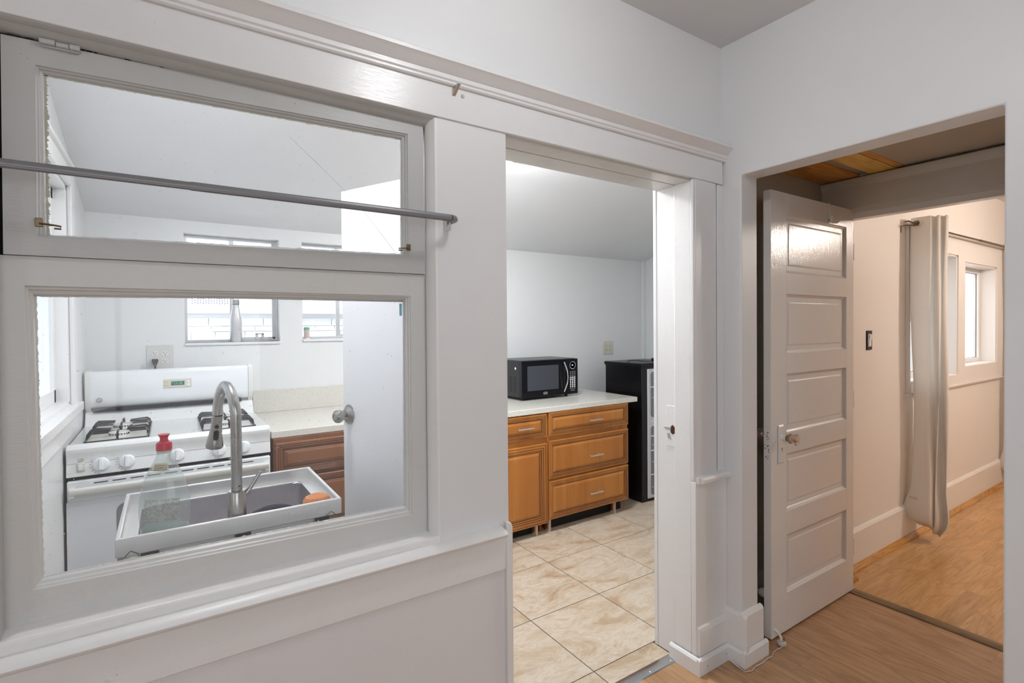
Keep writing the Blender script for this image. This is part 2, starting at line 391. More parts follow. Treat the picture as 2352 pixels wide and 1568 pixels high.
# other walls of the hall (behind the camera), with unseen windows opened and sized to fill it with light
w = MB()
w.box(-2.4, -1.5, -2.72, -2.6, 0, 2.72); w.box(.8, BX, -2.72, -2.6, 0, 2.72); w.box(-1.5, .8, -2.72, -2.6, 0, .6); w.box(-1.5, .8, -2.72, -2.6, 2.2, 2.72)
struct('wall_back', w, m_wall)
w = MB()
w.box(-2.52, -2.4, -2.72, -1.35, 0, 2.72); w.box(-2.52, -2.4, -.35, K0, 0, 2.72); w.box(-2.52, -2.4, -1.35, -.35, 0, .85); w.box(-2.52, -2.4, -1.35, -.35, 2.25, 2.72)
struct('wall_left', w, m_wall)
def plain_window(name, x0, x1, y0, y1, z0, z1, ax):
    t = thing(name, (0, 0, 0), kind='structure')
    if ax == 'y':
        f = MB(); q = lambda d: [(x0+d, z0+d), (x1-d, z0+d), (x1-d, z1-d), (x0+d, z1-d)]
        f.qframe(q(0), q(.05), y0, y1); f.box((x0+x1)/2-.02, (x0+x1)/2+.02, y0, y1, z0, z1); obj('window_frame', f, m_trim_soft, t, .003)
        bx('pane', (x0+.04, x1-.04, (y0+y1)/2-.002, (y0+y1)/2+.002, z0+.04, z1-.04), m_pane_clean, t)
    else:
        f = MB(); f.box(x0, x1, y0, y1, z0, z0+.05); f.box(x0, x1, y0, y1, z1-.05, z1)
        f.box(x0, x1, y0, y0+.05, z0, z1); f.box(x0, x1, y1-.05, y1, z0, z1); f.box(x0, x1, y0, y1, (z0+z1)/2-.02, (z0+z1)/2+.02); obj('window_frame', f, m_trim_soft, t, .003)
        bx('pane', ((x0+x1)/2-.002, (x0+x1)/2+.002, y0+.04, y1-.04, z0+.04, z1-.04), m_pane_clean, t)
plain_window('window_8', -1.5, .8, -2.69, -2.63, .6, 2.2, 'y')
plain_window('window_9', -2.49, -2.43, -1.35, -.35, .85, 2.25, 'x')
struct('ceiling', MB().box(-2.52, 2.17, -2.72, K0, 2.68, 2.8), m_ceil)

# kitchen shell
w = MB()   # back wall with two openings
w.box(-.5, .087, KB, KB+.16, 0, 2.75); w.box(.608, .747, KB, KB+.16, 0, 2.75); w.box(1.26, 4.12, KB, KB+.16, 0, 2.75)
for a, b in ((.087, .608), (.747, 1.26)): w.box(a, b, KB, KB+.16, 0, 1.376); w.box(a, b, KB, KB+.16, 2.03, 2.75)
struct('wall_kitchen_back', w, m_kwall)
w = MB()
w.box(KL-.14, KL, K0, 1.78, 0, 2.75); w.box(KL-.14, KL, 3.02, KB, 0, 2.75); w.box(KL-.14, KL, 1.78, 3.02, 0, 1.13); w.box(KL-.14, KL, 1.78, 3.02, 2.10, 2.75)
struct('wall_kitchen_left', w, m_kwall)
struct('wall_kitchen_right', MB().box(4.02, 4.12, K0, KB, 0, 2.75), m_kwall)
struct('wall_kitchen_front', MB().box(2.17, 4.12, 1.47, K0, 0, 2.75), m_kwall)
w = MB(); w.box(KL-.2, 4.12, K0, 2.52, 2.42, 2.54)
w.prism([(2.52, 2.42), (KB+.2, 2.101-.058), (KB+.2, 2.22), (2.52, 2.54)], 'x', KL-.2, 4.12)
struct('ceiling_kitchen', w, m_kceil)
struct('trim_9', MB().box(3.985, 4.02, KB-.03, KB, .0, 2.11), m_kwall)

# vestibule and bedroom shell
struct('wall_vestibule', MB().box(VX, TX+.12, 1.46, 1.47, 0, 2.6), m_vest)
struct('wall_vestibule_end', MB().box(VX, TX, -1.1, -1.0, 0, 2.6), m_vest)
struct('ceiling_vestibule', MB().box(VX, TX, -1.0, 1.065, 2.25, 2.32).box(VX, TX, 1.0651, 1.46, 2.258, 2.34), m_vest)
w = MB(); w.box(TX, TX+.12, 1.355, 1.46, 0, 2.6); w.box(TX, TX+.12, -.02-1.2, .42, 0, 2.6); w.box(TX+.02, TX+.12, .42, 1.355, 2.065, 2.6); w.box(TX, TX+.02, .42, 1.355, 2.23, 2.6)
struct('wall_threshold', w, m_bed)
w = MB()  # header board over bedroom doorway with its small mouldings
w.prism([(TX-.028, 2.222), (TX-.028, 2.236), (TX, 2.25), (TX+.02, 2.25), (TX+.02, 2.065), (TX+.008, 2.058), (TX-.002, 2.058), (TX-.002, 2.078), (TX-.012, 2.080), (TX-.012, 2.192), (TX-.018, 2.200)], 'y', .0, 1.46)
bmesh.ops.rotate(w.bm, verts=w.bm.verts, cent=(0, 0, 0), matrix=Matrix.Identity(3))
struct('trim_10', w, paint('vestibule_trim', (.72, .67, .60), .35, .5, .2, .2))
struct('trim_11', MB().box(TX+.03, TX+.09, .42, 1.345, 2.03, 2.066), m_bedtrim, bev=.003)
w = MB()
BY = 1.44
XW = [(4.20, 5.12, 1.06, 1.985), (5.27, 6.09, 1.115, 1.945)]
w.box(TX+.12, 4.20, BY, BY+.14, 0, 2.62); w.box(5.12, 5.27, BY, BY+.14, 0, 2.62); w.box(6.09, 7.5, BY, BY+.14, 0, 2.62)
for a, b, c, d in XW: w.box(a, b, BY, BY+.14, 0, c); w.box(a, b, BY, BY+.14, d, 2.62)
struct('wall_bedroom_left', w, m_bed)
struct('wall_bedroom_far', MB().box(7.5, 7.6, -2.6, BY+.14, 0, 2.62), m_bed)
struct('wall_bedroom_right', MB().box(TX, 7.6, -2.7, -2.6, 0, 2.62), m_bed)
struct('wall_bedroom_near', MB().box(TX, TX+.12, -2.6, -1.22, 0, 2.62), m_bed)
struct('ceiling_bedroom', MB().box(TX, 7.6, -2.7, BY+.14, 2.56, 2.66), paint('bedroom_ceiling', (.74, .68, .61), .6, 0, .2))

# pine boards let into the vestibule ceiling
for k, (y0, y1) in enumerate(((1.272, 1.458), (1.105, 1.218), (1.066, 1.103))):
    o = bx('ceiling_board', (VX, TX-.004, y0, y1, 2.245 if k < 2 else 2.249, 2.2575), [m_pine, m_pine2, m_pine][k], None, .0015)
    tag(o, ['orange knotty pine board against the wall in the vestibule ceiling', 'yellow pine board beside the painted ceiling, second from the wall', 'narrow darker pine strip edging the painted vestibule ceiling'][k], 'board')

# ground outside
struct('ground_outside', MB().box(-9, 16, -12, 12, -.25, -.15), m_ground)

# floors ---------------------------------------------------------
sub = struct('floor', MB().box(-2.52, TX, -2.72, 1.50, -.15, -.0015), m_gap)
cache = {}
def piece(name, key, dims, m, parent, loc, bev=.001):
    if key not in cache:
        o = bx(name, (-dims[0]/2, dims[0]/2, -dims[1]/2, dims[1]/2, -dims[2], 0), m, parent, 0); cache[key] = o.data
        o.location = loc; return o
    o = bpy.data.objects.new(name, cache[key]); C.objects.link(o); o.parent = parent; o.location = loc; return o
pw = .19; r = 0; x = -2.4
while x < TX-.02:
    ww = min(pw, TX-.012-x); off = [0, .45, .9][r % 3]; y = -2.6-off
    ymax = 1.50 if x+pw < 2.2 else 1.46
    while y < ymax:
        a = max(y, -2.6); b = min(y+1.25, ymax)
        if b-a > .02:
            piece('plank', ('h', round(ww, 3), round(b-a, 3)), (ww-.0004, b-a-.0004, .008), m_floor, sub, (x+ww/2, (a+b)/2, 0))
        y += 1.25
    x += pw; r += 1
bfl = struct('floor_bedroom', MB().box(TX-.01, 7.6, -2.7, BY+.02, -.15, -.0015), m_gap)
def lay(x0, x1, y0, y1, pw, ln, m, parent, tag_):
    r = 0; y = y1
    while y > y0+.01:
        ww = min(pw, y-y0); x = x0-random.choice([0, .15, .3, .42])*ln/.6*.99
        while x < x1:
            a = max(x, x0); b = min(x+ln, x1)
            if b-a > .02: piece('plank', (tag_, round(ww, 3), round(b-a, 3)), (b-a-.0003, ww-.0003, .008), m, parent, ((a+b)/2, y-ww/2, 0))
            x += ln
        y -= ww; r += 1
lay(TX+.045, 7.5, .1, BY, .095, .48, m_bedfloor, bfl, 'b')
lay(TX+.045, 7.5, -2.6, .1, .3, 1.4, m_bedfloor, bfl, 'c')
# tiles: real pieces on dark grout
kf = struct('floor_kitchen', MB().box(KL-.14, 4.12, 1.49, KB+.16, -.15, -.002), m_grout)
T = .4575; gx = 1.482; gy = 1.618
for i in range(-5, 7):
    for j in range(-1, 5):
        a, b = gx+i*T, gx+(i+1)*T; c, d = gy+j*T, gy+(j+1)*T
        a, b = max(a, KL), min(b, 4.02); c, d = max(c, 1.50), min(d, KB)
        if j == -1 and (b < .95 or a > 1.83): continue
        if j == -1: a, b = max(a, .895), min(b, 1.846)
        if b-a > .03 and d-c > .03:
            g = .0022
            piece('tile', ('t', round(b-a, 3), round(d-c, 3)), (b-a-g*2, d-c-g*2, .008), m_tile, kf, ((a+b)/2, (c+d)/2, 0))
# metal transition strip in the kitchen doorway
t = thing('threshold_strip', (1.37, 1.488, 0), 'silver metal carpet strip screwed down across the kitchen doorway', 'threshold')
o = obj('strip', MB().prism([(-.024, .0), (-.020, .004), (0, .0075), (.016, .006), (.03, .001), (.03, 0)], 'x', -.465, .462), mat('aluminium_strip', (.55, .56, .58), .3, 1), t)
for xx in (-.3, -.12, .08, .30, .43): obj('screw', MB().lathe([(.005, .0), (.005, .002), (.003, .0032), (0, .0032)], 10, (xx, -.010, .0045)), m_nickel, t)
# worn wooden threshold of the bedroom
o = struct('trim_12', MB().prism([(-.026, 0), (-.022, .006), (-.008, .011), (.03, .010), (.048, .002), (.05, 0)], 'y', .40, 1.33, ), m_threshold)
for v in o.data.vertices: v.co.x += TX

# ---------------------------------------------------------------- trim on the partition
w = MB(); w.box(-2.4, 2.036, A-.006, A+.012, 2.074, 2.176); struct('trim_1', w, m_trim, bev=.002)
w = MB(); w.prism([(A+.012, 2.172), (A-.012, 2.172), (A-.016, 2.176), (A-.016, 2.182), (A-.020, 2.186), (A-.020, 2.198), (A-.026, 2.202), (A-.038, 2.216), (A-.050, 2.224), (A-.050, 2.234), (A-.040, 2.242), (A+.012, 2.246)], 'x', -2.4, 2.049)
struct('trim_2', w, m_trim, ang=25)
# dado: strip board, cap and end board
w = MB(); w.box(-2.4, .886, A-.014, A+.012, .69, .812); struct('trim_3', w, m_trim_soft, bev=.003)
w = MB(); w.prism([(A+.012, .795), (A-.022, .795), (A-.03, .800), (A-.045, .806), (A-.048, .815), (A-.042, .823), (A-.02, .828), (A+.012, .831)], 'x', -2.4, .872); struct('trim_4', w, m_trim_soft, bev=0, ang=50)
w = MB(); w.box(.885, .909, A-.018, A+.02, 0, .822); w.prism([(.885, .822), (.909, .822), (.904, .834), (.89, .842), (.885, .842)], 'y', A-.018, A+.02); struct('trim_5', w, m_trim_soft, bev=.003)
# window-side casing board (pillar) edge bead
# doorway jambs and head
w = MB()
w.box(.893, .9065, A+.003, 1.475, .0, 2.069); w.box(.88, .8925, 1.4745, K0+.012, 0, 2.08)
struct('trim_6', w, m_jamb, bev=.002)
w = MB()
w.box(1.836, 1.87, A+.0125, 1.482, 0, 2.067); w.box(1.8465, 1.87, 1.4845, 1.586, 0, 2.0815); w.box(1.8445, 1.93, 1.5862, 1.605, 0, 2.14)
struct('trim_7', w, m_jamb, bev=.003)
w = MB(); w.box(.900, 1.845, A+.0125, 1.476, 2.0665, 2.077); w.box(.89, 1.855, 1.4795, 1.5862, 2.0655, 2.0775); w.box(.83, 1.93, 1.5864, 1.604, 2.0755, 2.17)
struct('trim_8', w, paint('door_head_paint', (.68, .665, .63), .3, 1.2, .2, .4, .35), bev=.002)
# casing right of the doorway: upper board, dark joint, corner strip, lower dado board with cap
w = MB(); w.box(1.850, 1.992, A-.004, A+.012, .80, 2.074); w.box(1.835, 1.8505, A-.0035, A+.013, .80, 2.0735); w.box(2.006, 2.05, A-.0, A+.012, .80, 2.074)
struct('trim_13', w, m_trim, bev=.003)
struct('trim_14', MB().box(1.99, 2.008, A+.008, A+.014, .80, 2.07), m_gap)
w = MB(); w.box(1.835, 2.05, A-.012, A+.012, 0, .80); struct('trim_15', w, m_trim_soft, bev=.003)
w = MB(); w.prism([(A+.01, .787), (A-.018, .787), (A-.032, .793), (A-.034, .808), (A-.026, .817), (A+.01, .822)], 'x', 1.862, 2.05); w.box(1.846, 1.866, A-.02, A, .79, .818); struct('trim_16', w, m_trim_soft, bev=.002)
# baseboards and shoe moulding turning round the pier
w = MB()
w.prism([(A-.0258, 0), (A-.0258, .168), (A-.020, .18), (A-.012, .186), (A, .186), (A, 0)], 'x', 1.842, BX)
w.prism([(BX-.0178, 0), (BX-.0178, .2047), (BX-.010, .217), (BX, .22), (BX, 0)], 'y', 1.268, A)
w.prism([(1.282, 0), (1.282, .205), (1.290, .217), (1.30, .22), (1.30, 0)], 'x', BX-.018, VX+.015)
struct('baseboard_front', w, m_trim_soft, ang=25)
w = MB()
P_ = lambda a, s: [(a, 0), (a, .058), (a+s*.006, .066), (a+s*.014, .068), (a+s*.014, 0)]
w.prism(P_(A-.042, 1), 'x', 1.816, BX-.018)
w.prism([(a+.0002, b-.0003 if b else 0) for a, b in P_(1.816, 1)], 'y', A-.0415, 1.50)
w.prism([(a+.0003, b-.0005 if b else 0) for a, b in P_(BX-.034, 1)], 'y', 1.2665, A-.0285)
w.prism(P_(1.266, 1), 'x', BX-.034, VX+.028)
o = struct('baseboard_shoe', w, m_whitep, ang=25)
for xx, zz in ((1.87, .03), (2.0, .035)): obj('nail_hole', MB().lathe([(.002, 0), (.002, .001)], 8, (xx, A-.0435, zz), 'y'), m_gap, o)
struct('baseboard_vestibule', MB().prism([(1.46, 0), (1.442, 0), (1.442, .2), (1.45, .22), (1.46, .225)], 'x', VX, TX), m_vest)
# bedroom baseboard and oak shoe
struct('baseboard_bedroom', MB().prism([(BY, 0), (BY-.018, 0), (BY-.018, .215), (BY-.010, .228), (BY, .234)], 'x', TX+.12, 7.5), m_bedtrim, ang=25)
struct('baseboard_oak_shoe', MB().prism([(BY-.018, 0), (BY-.044, 0), (BY-.043, .008), (BY-.034, .02), (BY-.022, .03), (BY-.018, .031)], 'x', TX+.15, 7.5), m_oaktrim, ang=25)
obj('oak_offcut', MB().prism([(-.03, 0), (-.026, .012), (-.01, .018), (.02, .018), (.03, 0)], 'x', -.06, .06), m_oaktrim, None, loc=(3.20, 1.375, .001))
tag(bpy.data.objects['oak_offcut'], 'short oak moulding offcut lying on the bedroom floor behind the panelled door', 'offcut')
# dark joint where the sink cabinet side meets the wall beside the stove
# strike plate on the jamb
t = thing('strike_plate', (1.845, 1.505, 1.0), 'chipped and painted-over strike plate on the doorway jamb', 'strike plate')
obj('plate', MB().box(-.001, .0015, -.024, .03, -.075, .105), m_jamb, t, .001)
obj('latch_hole', MB().prism([(-.024, -.012), (-.006, -.02), (.004, -.012), (.002, .014), (-.006, .022), (-.02, .012), (-.026, .012)], 'x', -.0022, -.0008), mat('rust', (.09, .02, .008), .8), t)
obj('scraped_metal', MB().prism([(-.006, -.006), (.03, -.002), (.044, .004), (.03, .008), (-.006, .010)], 'x', -.0020, -.0006), m_alu, t)
obj('chipped_patch', MB().prism([(0, -.045), (.02, -.04), (.024, -.02), (.008, -.016)], 'x', -.0019, -.0006), m_alu, t)
# ================================================================ WINDOW_1 (interior window between hall and kitchen)
win = thing('window_1', (0, 0, 0), kind='structure')
SY = 1.428
lo_out = [(-.30, .84), (.648, .825), (.652, 1.616), (-.30, 1.6108)]
lo_st = [(-.237, .925), (.594, .909), (.595, 1.552), (-.241, 1.551)]
lo_gl = [(-.224, .940), (.578, .932), (.582, 1.541), (-.228, 1.531)]
def inset(q, d): return [(q[0][0]+d, q[0][1]+d), (q[1][0]-d, q[1][1]+d), (q[2][0]-d, q[2][1]-d), (q[3][0]+d, q[3][1]-d)]
def lerpq(a, b, t): return [((p[0]*(1-t)+q[0]*t), (p[1]*(1-t)+q[1]*t)) for p, q in zip(a, b)]
def sash(o, st, g, y0, yg, name, m, parent):
    f = MB()
    f.qprofile([(o, y0+.045), (o, y0), (st, y0), (lerpq(st, g, .12), y0+.004), (lerpq(st, g, .35), y0+.005), (lerpq(st, g, .45), y0+.010), (lerpq(st, g, .8), y0+.012), (g, yg), (g, yg+.01), (st, y0+.045), (o, y0+.045)])
    return obj(name, f, m, parent, 0, ang=20)
lf = sash(lo_out, lo_st, lo_gl, SY, SY+.02, 'lower_frame', m_sash_lit, win)
def quadbox(q, y0, y1):
    return MB().hexa([(q[0][0], y0, q[0][1]), (q[1][0], y0, q[1][1]), (q[1][0], y1, q[1][1]), (q[0][0], y1, q[0][1]), (q[3][0], y0, q[3][1]), (q[2][0], y0, q[2][1]), (q[2][0], y1, q[2][1]), (q[3][0], y1, q[3][1])])
bx('meeting_rail', (-.272, .638, SY+.022, SY+.044, 1.585, 1.65), m_sash_shaded, lf)
obj('pane', quadbox(inset(lo_gl, -.004), SY+.0215, SY+.0245), m_pane, lf)
# ragged paint and putty along the glass edges
def ragged(q, side, n, wd, seed, y, m, parent, sub=6):
    rnd = random.Random(seed); a, b = {'l': (q[0], q[3]), 'r': (q[1], q[2]), 't': (q[3], q[2]), 'b': (q[0], q[1])}[side]
    nx, nz = {'l': (1, 0), 'r': (-1, 0), 't': (0, -1), 'b': (0, 1)}[side]
    mb = MB(); row0, row1 = [], []; hgt = 0
    for i in range(n+1):
        t = i/n; px = a[0]+(b[0]-a[0])*t; pz = a[1]+(b[1]-a[1])*t
        hgt = .72*hgt+.28*rnd.uniform(0, 1)**2*wd*2 + (rnd.random() < .03)*wd*.5
        row0.append((px-nx*.003, y, pz-nz*.003)); row1.append((px+nx*(hgt+.0006), y, pz+nz*(hgt+.0006)))
    mb.sheet([row0, row1]); return obj('paint_edge', mb, m, parent, smooth=False)
m_putty = paint('old_putty', (.50, .50, .40), .7, 1, .5, 0, .6)
m_paintedge = paint('ragged_paint', (.72, .72, .69), .6, 1.4, .4, 0, .3)
for s_, wd, sd in (('l', .0022, 1), ('r', .002, 2), ('t', .0018, 3), ('b', .003, 4)): ragged(lo_gl, s_, 480, wd, sd, SY+.0209, m_paintedge, lf)
bx('head_block', (-.26, .60, SY+.026, SY+.045, 1.535, 1.55), m_sash_shaded, lf)
up_out = [(-.270, 1.612), (.638, 1.617), (.636, 2.066), (-.268, 2.048)]
up_st = [(-.219, 1.652), (.586, 1.667), (.588, 2.021), (-.217, 2.001)]
up_gl = [(-.206, 1.657), (.572, 1.672), (.573, 2.008), (-.206, 1.990)]
uf = sash(up_out, up_st, up_gl, SY-.008, SY+.008, 'upper_sash', m_sash_shaded, win)
obj('pane', quadbox(inset(up_gl, -.004), SY+.0095, SY+.0125), m_pane, uf)
for s_, wd, sd, mm in (('l', .0055, 5, m_putty), ('r', .002, 6, m_paintedge), ('t', .0032, 7, m_putty), ('b', .0022, 8, m_paintedge)): ragged(up_gl, s_, 480, wd, sd, SY+.0088, mm, uf)
obj('crack', MB().tube([(.27, SY+.0092, 1.955), (.36, SY+.0092, 1.88), (.45, SY+.0092, 1.80), (.555, SY+.0092, 1.675)], .0006, 4), m_paintedge, uf)
for x0 in (-.209, .508):   # painted-over butt hinges
    z0 = 2.048+(x0+.209)*.02
    h = MB(); h.tube([(x0, SY-.016, z0+.001), (x0+.024, SY-.016, z0+.0014)], .0062, 8); h.tube([(x0+.0255, SY-.015, z0), (x0+.046, SY-.015, z0+.001)], .0052, 8); h.tube([(x0+.0475, SY-.016, z0+.001), (x0+.064, SY-.016, z0+.0014)], .0062, 8); h.box(x0+.002, x0+.062, SY-.0135, SY-.006, z0-.008, z0+.01)
    obj('hinge', h, m_sash_shaded, uf)
# reveal: head and side stops, dark joints round the loose sash
st = MB(); st.prism([(A-.001, 2.0845), (A-.001, 2.072), (A+.006, 2.067), (A+.012, 2.066), (A+.020, 2.058), (A+.032, 2.054), (A+.044, 2.0535), (A+.1, 2.0535), (A+.1, 2.10)], 'x', -.30, .664)
ho = obj('head_stop', st, m_sash_shaded, win, ang=30)
st = MB(); st.prism([(.664, A-.001), (.656, A-.001), (.650, A+.010), (.642, A+.022), (.641, A+.036), (.651, A+.037), (.651, A+.09), (.664, A+.09)], 'z', .842, 2.075)
obj('side_stop', st, m_trim_soft, win, ang=30)
bx('side_jamb', (-.30, -.2785, A-.002, A+.09, .85, 2.06), m_sash_shaded, win, .002)
bx('dark_joint', (-.279, -.270, SY+.012, SY+.03, 1.612, 2.06), m_gap, win)
bx('dark_joint', (.6365, .6415, SY+.004, SY+.02, 1.612, 2.06), m_gap, win)
bx('dark_joint', (-.27, .638, SY+.0, SY+.02, 2.047, 2.072), m_gap, win)
for i in range(16):
    x0 = -.26+random.random()*.88
    if i < 11: x0 = (-.26, -.245, -.232, -.225, -.148, -.135, -.122, -.07, .43, .485, .595)[i]
    x1 = x0+random.uniform(.004, .013); f_ = lambda x: 2.0505+(x+.27)*.0198
    obj('open_joint', MB().hexa([(x0, SY-.0095, f_(x0)-.002), (x1, SY-.0095, f_(x1)-.002), (x1, SY-.006, f_(x1)-.002), (x0, SY-.006, f_(x0)-.002), (x0, SY-.0095, f_(x0)), (x1, SY-.0095, f_(x1)), (x1, SY-.006, f_(x1)), (x0, SY-.006, f_(x0))]), m_gap, win)
# sill
st = MB(); st.hexa([(-2.0, A-.008, .80), (.662, A-.008, .80), (.662, SY+.05, .80), (-2.0, SY+.05, .80), (-2.0, A-.008, .905-.044), (.662, A-.008, .846), (.662, SY+.05, .856), (-2.0, SY+.05, .892)])
for v in st.bm.verts:
    if v.co.x < -1 and v.co.z > .82: v.co.z = .846+(.01 if v.co.y > A+.02 else 0)+.022
obj('sill', st, m_trim_soft, win, .006)
# eye hooks on the lower corners of the upper sash
for (x, z, d) in ((-.214, 1.676, 1), (.587, 1.688, -1)):
    t = thing('eye_hook', (x, SY-.009, z), 'dark bent hook screwed into the upper sash at its lower %s corner' % ('left' if d > 0 else 'right'), 'hook'); t.scale = (1.3, 1.2, 1.3)
    obj('plate', MB().box(-.006, .004, -.003, .0, -.004, .010), m_brass, t, .001)
    obj('hook', MB().tube([(0, -.003, .001), (d*.006, -.009, 0), (d*.018, -.010, -.001), (d*.026, -.008, -.002), (d*.026, -.008, -.006), (d*.018, -.010, -.006)], .0016, 6), m_brass, t)
# blue tape at the glass corner
tag(bx('painters_tape', (-.004, .004, -.0004, .0004, -.022, .014), m_blue, None, loc=(.5745, SY+.0265, 1.516)), 'small strip of blue tape at the upper right corner of the lower pane', 'tape')

# curtain rod in front of the window
t = thing('curtain_rod', (.0, 1.315, 1.768), 'grey ribbed metal curtain rod across the interior window', 'curtain rod')
def rodprof(x0, x1, s):
    p = []
    for k in range(24):
        a = 2*pi*k/24; rr = 1+(.06 if k % 2 else -.06)
        p.append((.0055*s*cos(a)*rr, .0092*s*sin(a)*rr))
    return MB().prism(p, 'x', x0, x1)
obj('rod_outer', rodprof(-1.6, .048, .90), m_rod, t, ang=60)
obj('rod_inner', rodprof(.046, .672, 1.0), m_rod, t, ang=60)
obj('end_elbow', MB().tube([(.672, 0, 0), (.684, .004, 0), (.691, .014, 0), (.693, .030, 0), (.693, .058, 0)], [.0095, .0095, .0095, .009, .008], 12), m_rod, t)
obj('bracket', MB().box(.684, .700, .054, .0705, -.024, .012).tube([(.685, .03, -.006), (.683, .034, -.016), (.684, .05, -.02)], .003, 6), m_whitep, t, .001)
# metal hook bracket high on the header board
t = thing('metal_bracket', (.716, A-.006, 2.158), 'small bent metal bracket on the header board above the window corner', 'bracket')
obj('arm', MB().hexa([(-.006, -.001, -.012), (.006, -.001, -.012), (.006, 0, -.012), (-.006, 0, -.012), (-.006, -.001, .016), (.006, -.001, .016), (.006, .0, .016), (-.006, 0, .016)])
    .hexa([(-.004, -.001, -.012), (.006, -.001, -.012), (.006, .001, -.010), (-.004, .001, -.010), (0, -.03, .014), (.010, -.03, .014), (.010, -.028, .016), (0, -.028, .016)])
    .box(0, .010, -.03, 0, .0145, .0165), m_nickel, t)
tag(obj('wall_plug', MB().lathe([(.004, 0), (.006, -.002), (.003, -.003)], 8, (0, 0, 0), 'y'), m_putty, None, loc=(.747, A-.0061, 2.152)), 'crumbled screw hole just right of the small metal bracket', 'screw hole')
for i, (x, z) in enumerate(((-.112, .722), (-.262, .70))):
    t_ = MB().lathe([(.0065, 0), (.005, -.003), (.0025, -.003), (.0025, -.001), (0, -.001)], 12, (0, 0, 0), 'y')
    tag(obj('screw', t_, m_trim_soft, None, loc=(x*1.0, A-.0141, z)), ['painted screw in the sill board below the window centre', 'painted screw low in the sill board at the left picture edge'][i], 'screw')

# ceiling lights ---------------------------------------------------
def flush_lamp(name, loc, r, label, glow, power, col, drop=.13, down=0):
    t = thing(name, loc, label, 'lamp')
    obj('rim', MB().lathe([(r*1.05, 0), (r*1.05, -.012), (r*1.0, -.02), (r*.965, -.012), (r*.965, 0)], 48), m_whitep, t, ang=30)
    obj('diffuser', MB().lathe([(r*.96, -.004), (r*.96, -.014), (r*.8, -.022), (r*.4, -.028), (0, -.029)], 48), glow, t, ang=60)
    l = light('bulb', 'POINT', (0, 0, -drop), power, col, .08); l.parent = t
    if down: l2 = light('bulb_down', 'AREA', (0, 0, -.035), down, col, r*1.7); l2.parent = t
    return t
flush_lamp('ceiling_lamp', (.78, .56, 2.68), .15, 'round flush ceiling lamp of the hall', m_lamp, HALL_W, (.98, .99, 1), .18)
kl = flush_lamp('kitchen_ceiling_lamp', (1.68, 2.25, 2.42), .17, 'round white flush lamp on the kitchen ceiling, cut by the doorway head', m_lamp, KITCHEN_W, (.97, .985, 1), .24, 30)
obj('pan', MB().lathe([(.24, 0), (.24, -.022), (.232, -.030), (.19, -.034), (.178, -.034), (.178, 0)], 56), m_whitep, kl, ang=40)
obj('ring', MB().tube([(.172*cos(2*pi*k/56), .172*sin(2*pi*k/56), -.036) for k in range(56)], .0035, 8, closed=True), m_pewter, kl)
flush_lamp('added_kitchen_lamp', (.25, 1.98, 2.42), .11, 'added unseen lamp on the kitchen ceiling that brightens the open kitchen door', m_lamp, 4, (.97, .985, 1), .2, 7)  # out-of-view lamp added to brighten the open door and the kitchen's left side
flush_lamp('bedroom_ceiling_lamp', (5.05, -.12, 2.56), .16, 'round warm ceiling lamp of the bedroom', m_lampwarm, BED_W, (1, .875, .785), .26)

# ================================================================ KITCHEN WINDOWS
def kwin(name, x0, x1, z0, z1):
    t = thing(name, (0, 0, 0), kind='structure'); y0 = KB+.075
    f = MB(); q = lambda d, e=0: [(x0+d, z0+d), (x1-d, z0+d), (x1-d, z1-d), (x0+d, z1-d)]
    f.qframe(q(0), q(.016), y0, y0+.05); obj('window_frame', f, m_alu, t, .001)
    xm = x0+(x1-x0)*.49
    f = MB(); f.box(xm-.012, xm+.012, y0+.005, y0+.028, z0+.012, z1-.012); obj('meeting_stile', f, m_alu, t, .001)
    f = MB(); f.box(x1-.034, x1-.016, y0+.004, y0+.022, z0+.012, z1-.012).box(xm, x1-.016, y0+.004, y0+.022, z0+.012, z0+.028); obj('sliding_sash', f, m_alu, t, .001)
    bx('pane', (x0+.01, xm, y0+.034, y0+.037, z0+.01, z1-.01), m_pane_clean, t)
    bx('pane', (xm, x1-.01, y0+.012, y0+.015, z0+.01, z1-.01), m_pane_clean, t)
    bx('sill', (x0, x1, KB-.012, y0, z0-.016, z0), m_kwall, t, .002)
    if name == 'window_3': obj('latch', MB().box(x1-.10, x1-.085, y0-.006, y0+.004, z0+.014, z0+.05).box(x1-.135, x1-.12, y0-.006, y0+.004, z0+.014, z0+.05).box(x1-.135, x1-.085, y0-.006, y0+.004, z0+.045, z0+.052), m_alu, t)
kwin('window_3', .087, .608, 1.376, 2.03)
kwin('window_4', .747, 1.26, 1.386, 2.03)
# window in the left wall, seen edge-on
t = thing('window_2', (0, 0, 0), kind='structure')
f = MB(); ya, yb, za, zb = 1.78, 3.02, 1.13, 2.10
f.box(KL, KL+.016, yb, yb+.09, za-.06, zb+.075); f.box(KL, KL+.016, ya-.09, ya, za-.06, zb+.075); f.box(KL, KL+.016, ya, yb, zb, zb+.075)
obj('casing', f, m_trim_soft, t, .003)
obj('drip_cap', MB().box(KL, KL+.03, ya-.1, yb+.10, zb+.075, zb+.09), m_trim_soft, t, .003)
obj('sill', MB().box(KL-.14, KL+.035, ya-.1, yb+.12, za-.045, za-.005), m_trim_soft, t, .004)
obj('apron', MB().box(KL, KL+.014, ya-.08, yb+.09, za-.13, za-.045), m_trim_soft, t, .003)
f = MB(); f.box(KL-.135, KL-.002, yb-.02, yb, za, zb).box(KL-.135, KL-.002, ya, ya+.02, za, zb).box(KL-.135, KL-.002, ya, yb, zb-.02, zb).box(KL-.135, KL-.002, ya, yb, za-.01, za+.012)
obj('window_frame', f, m_trim_soft, t, .002)
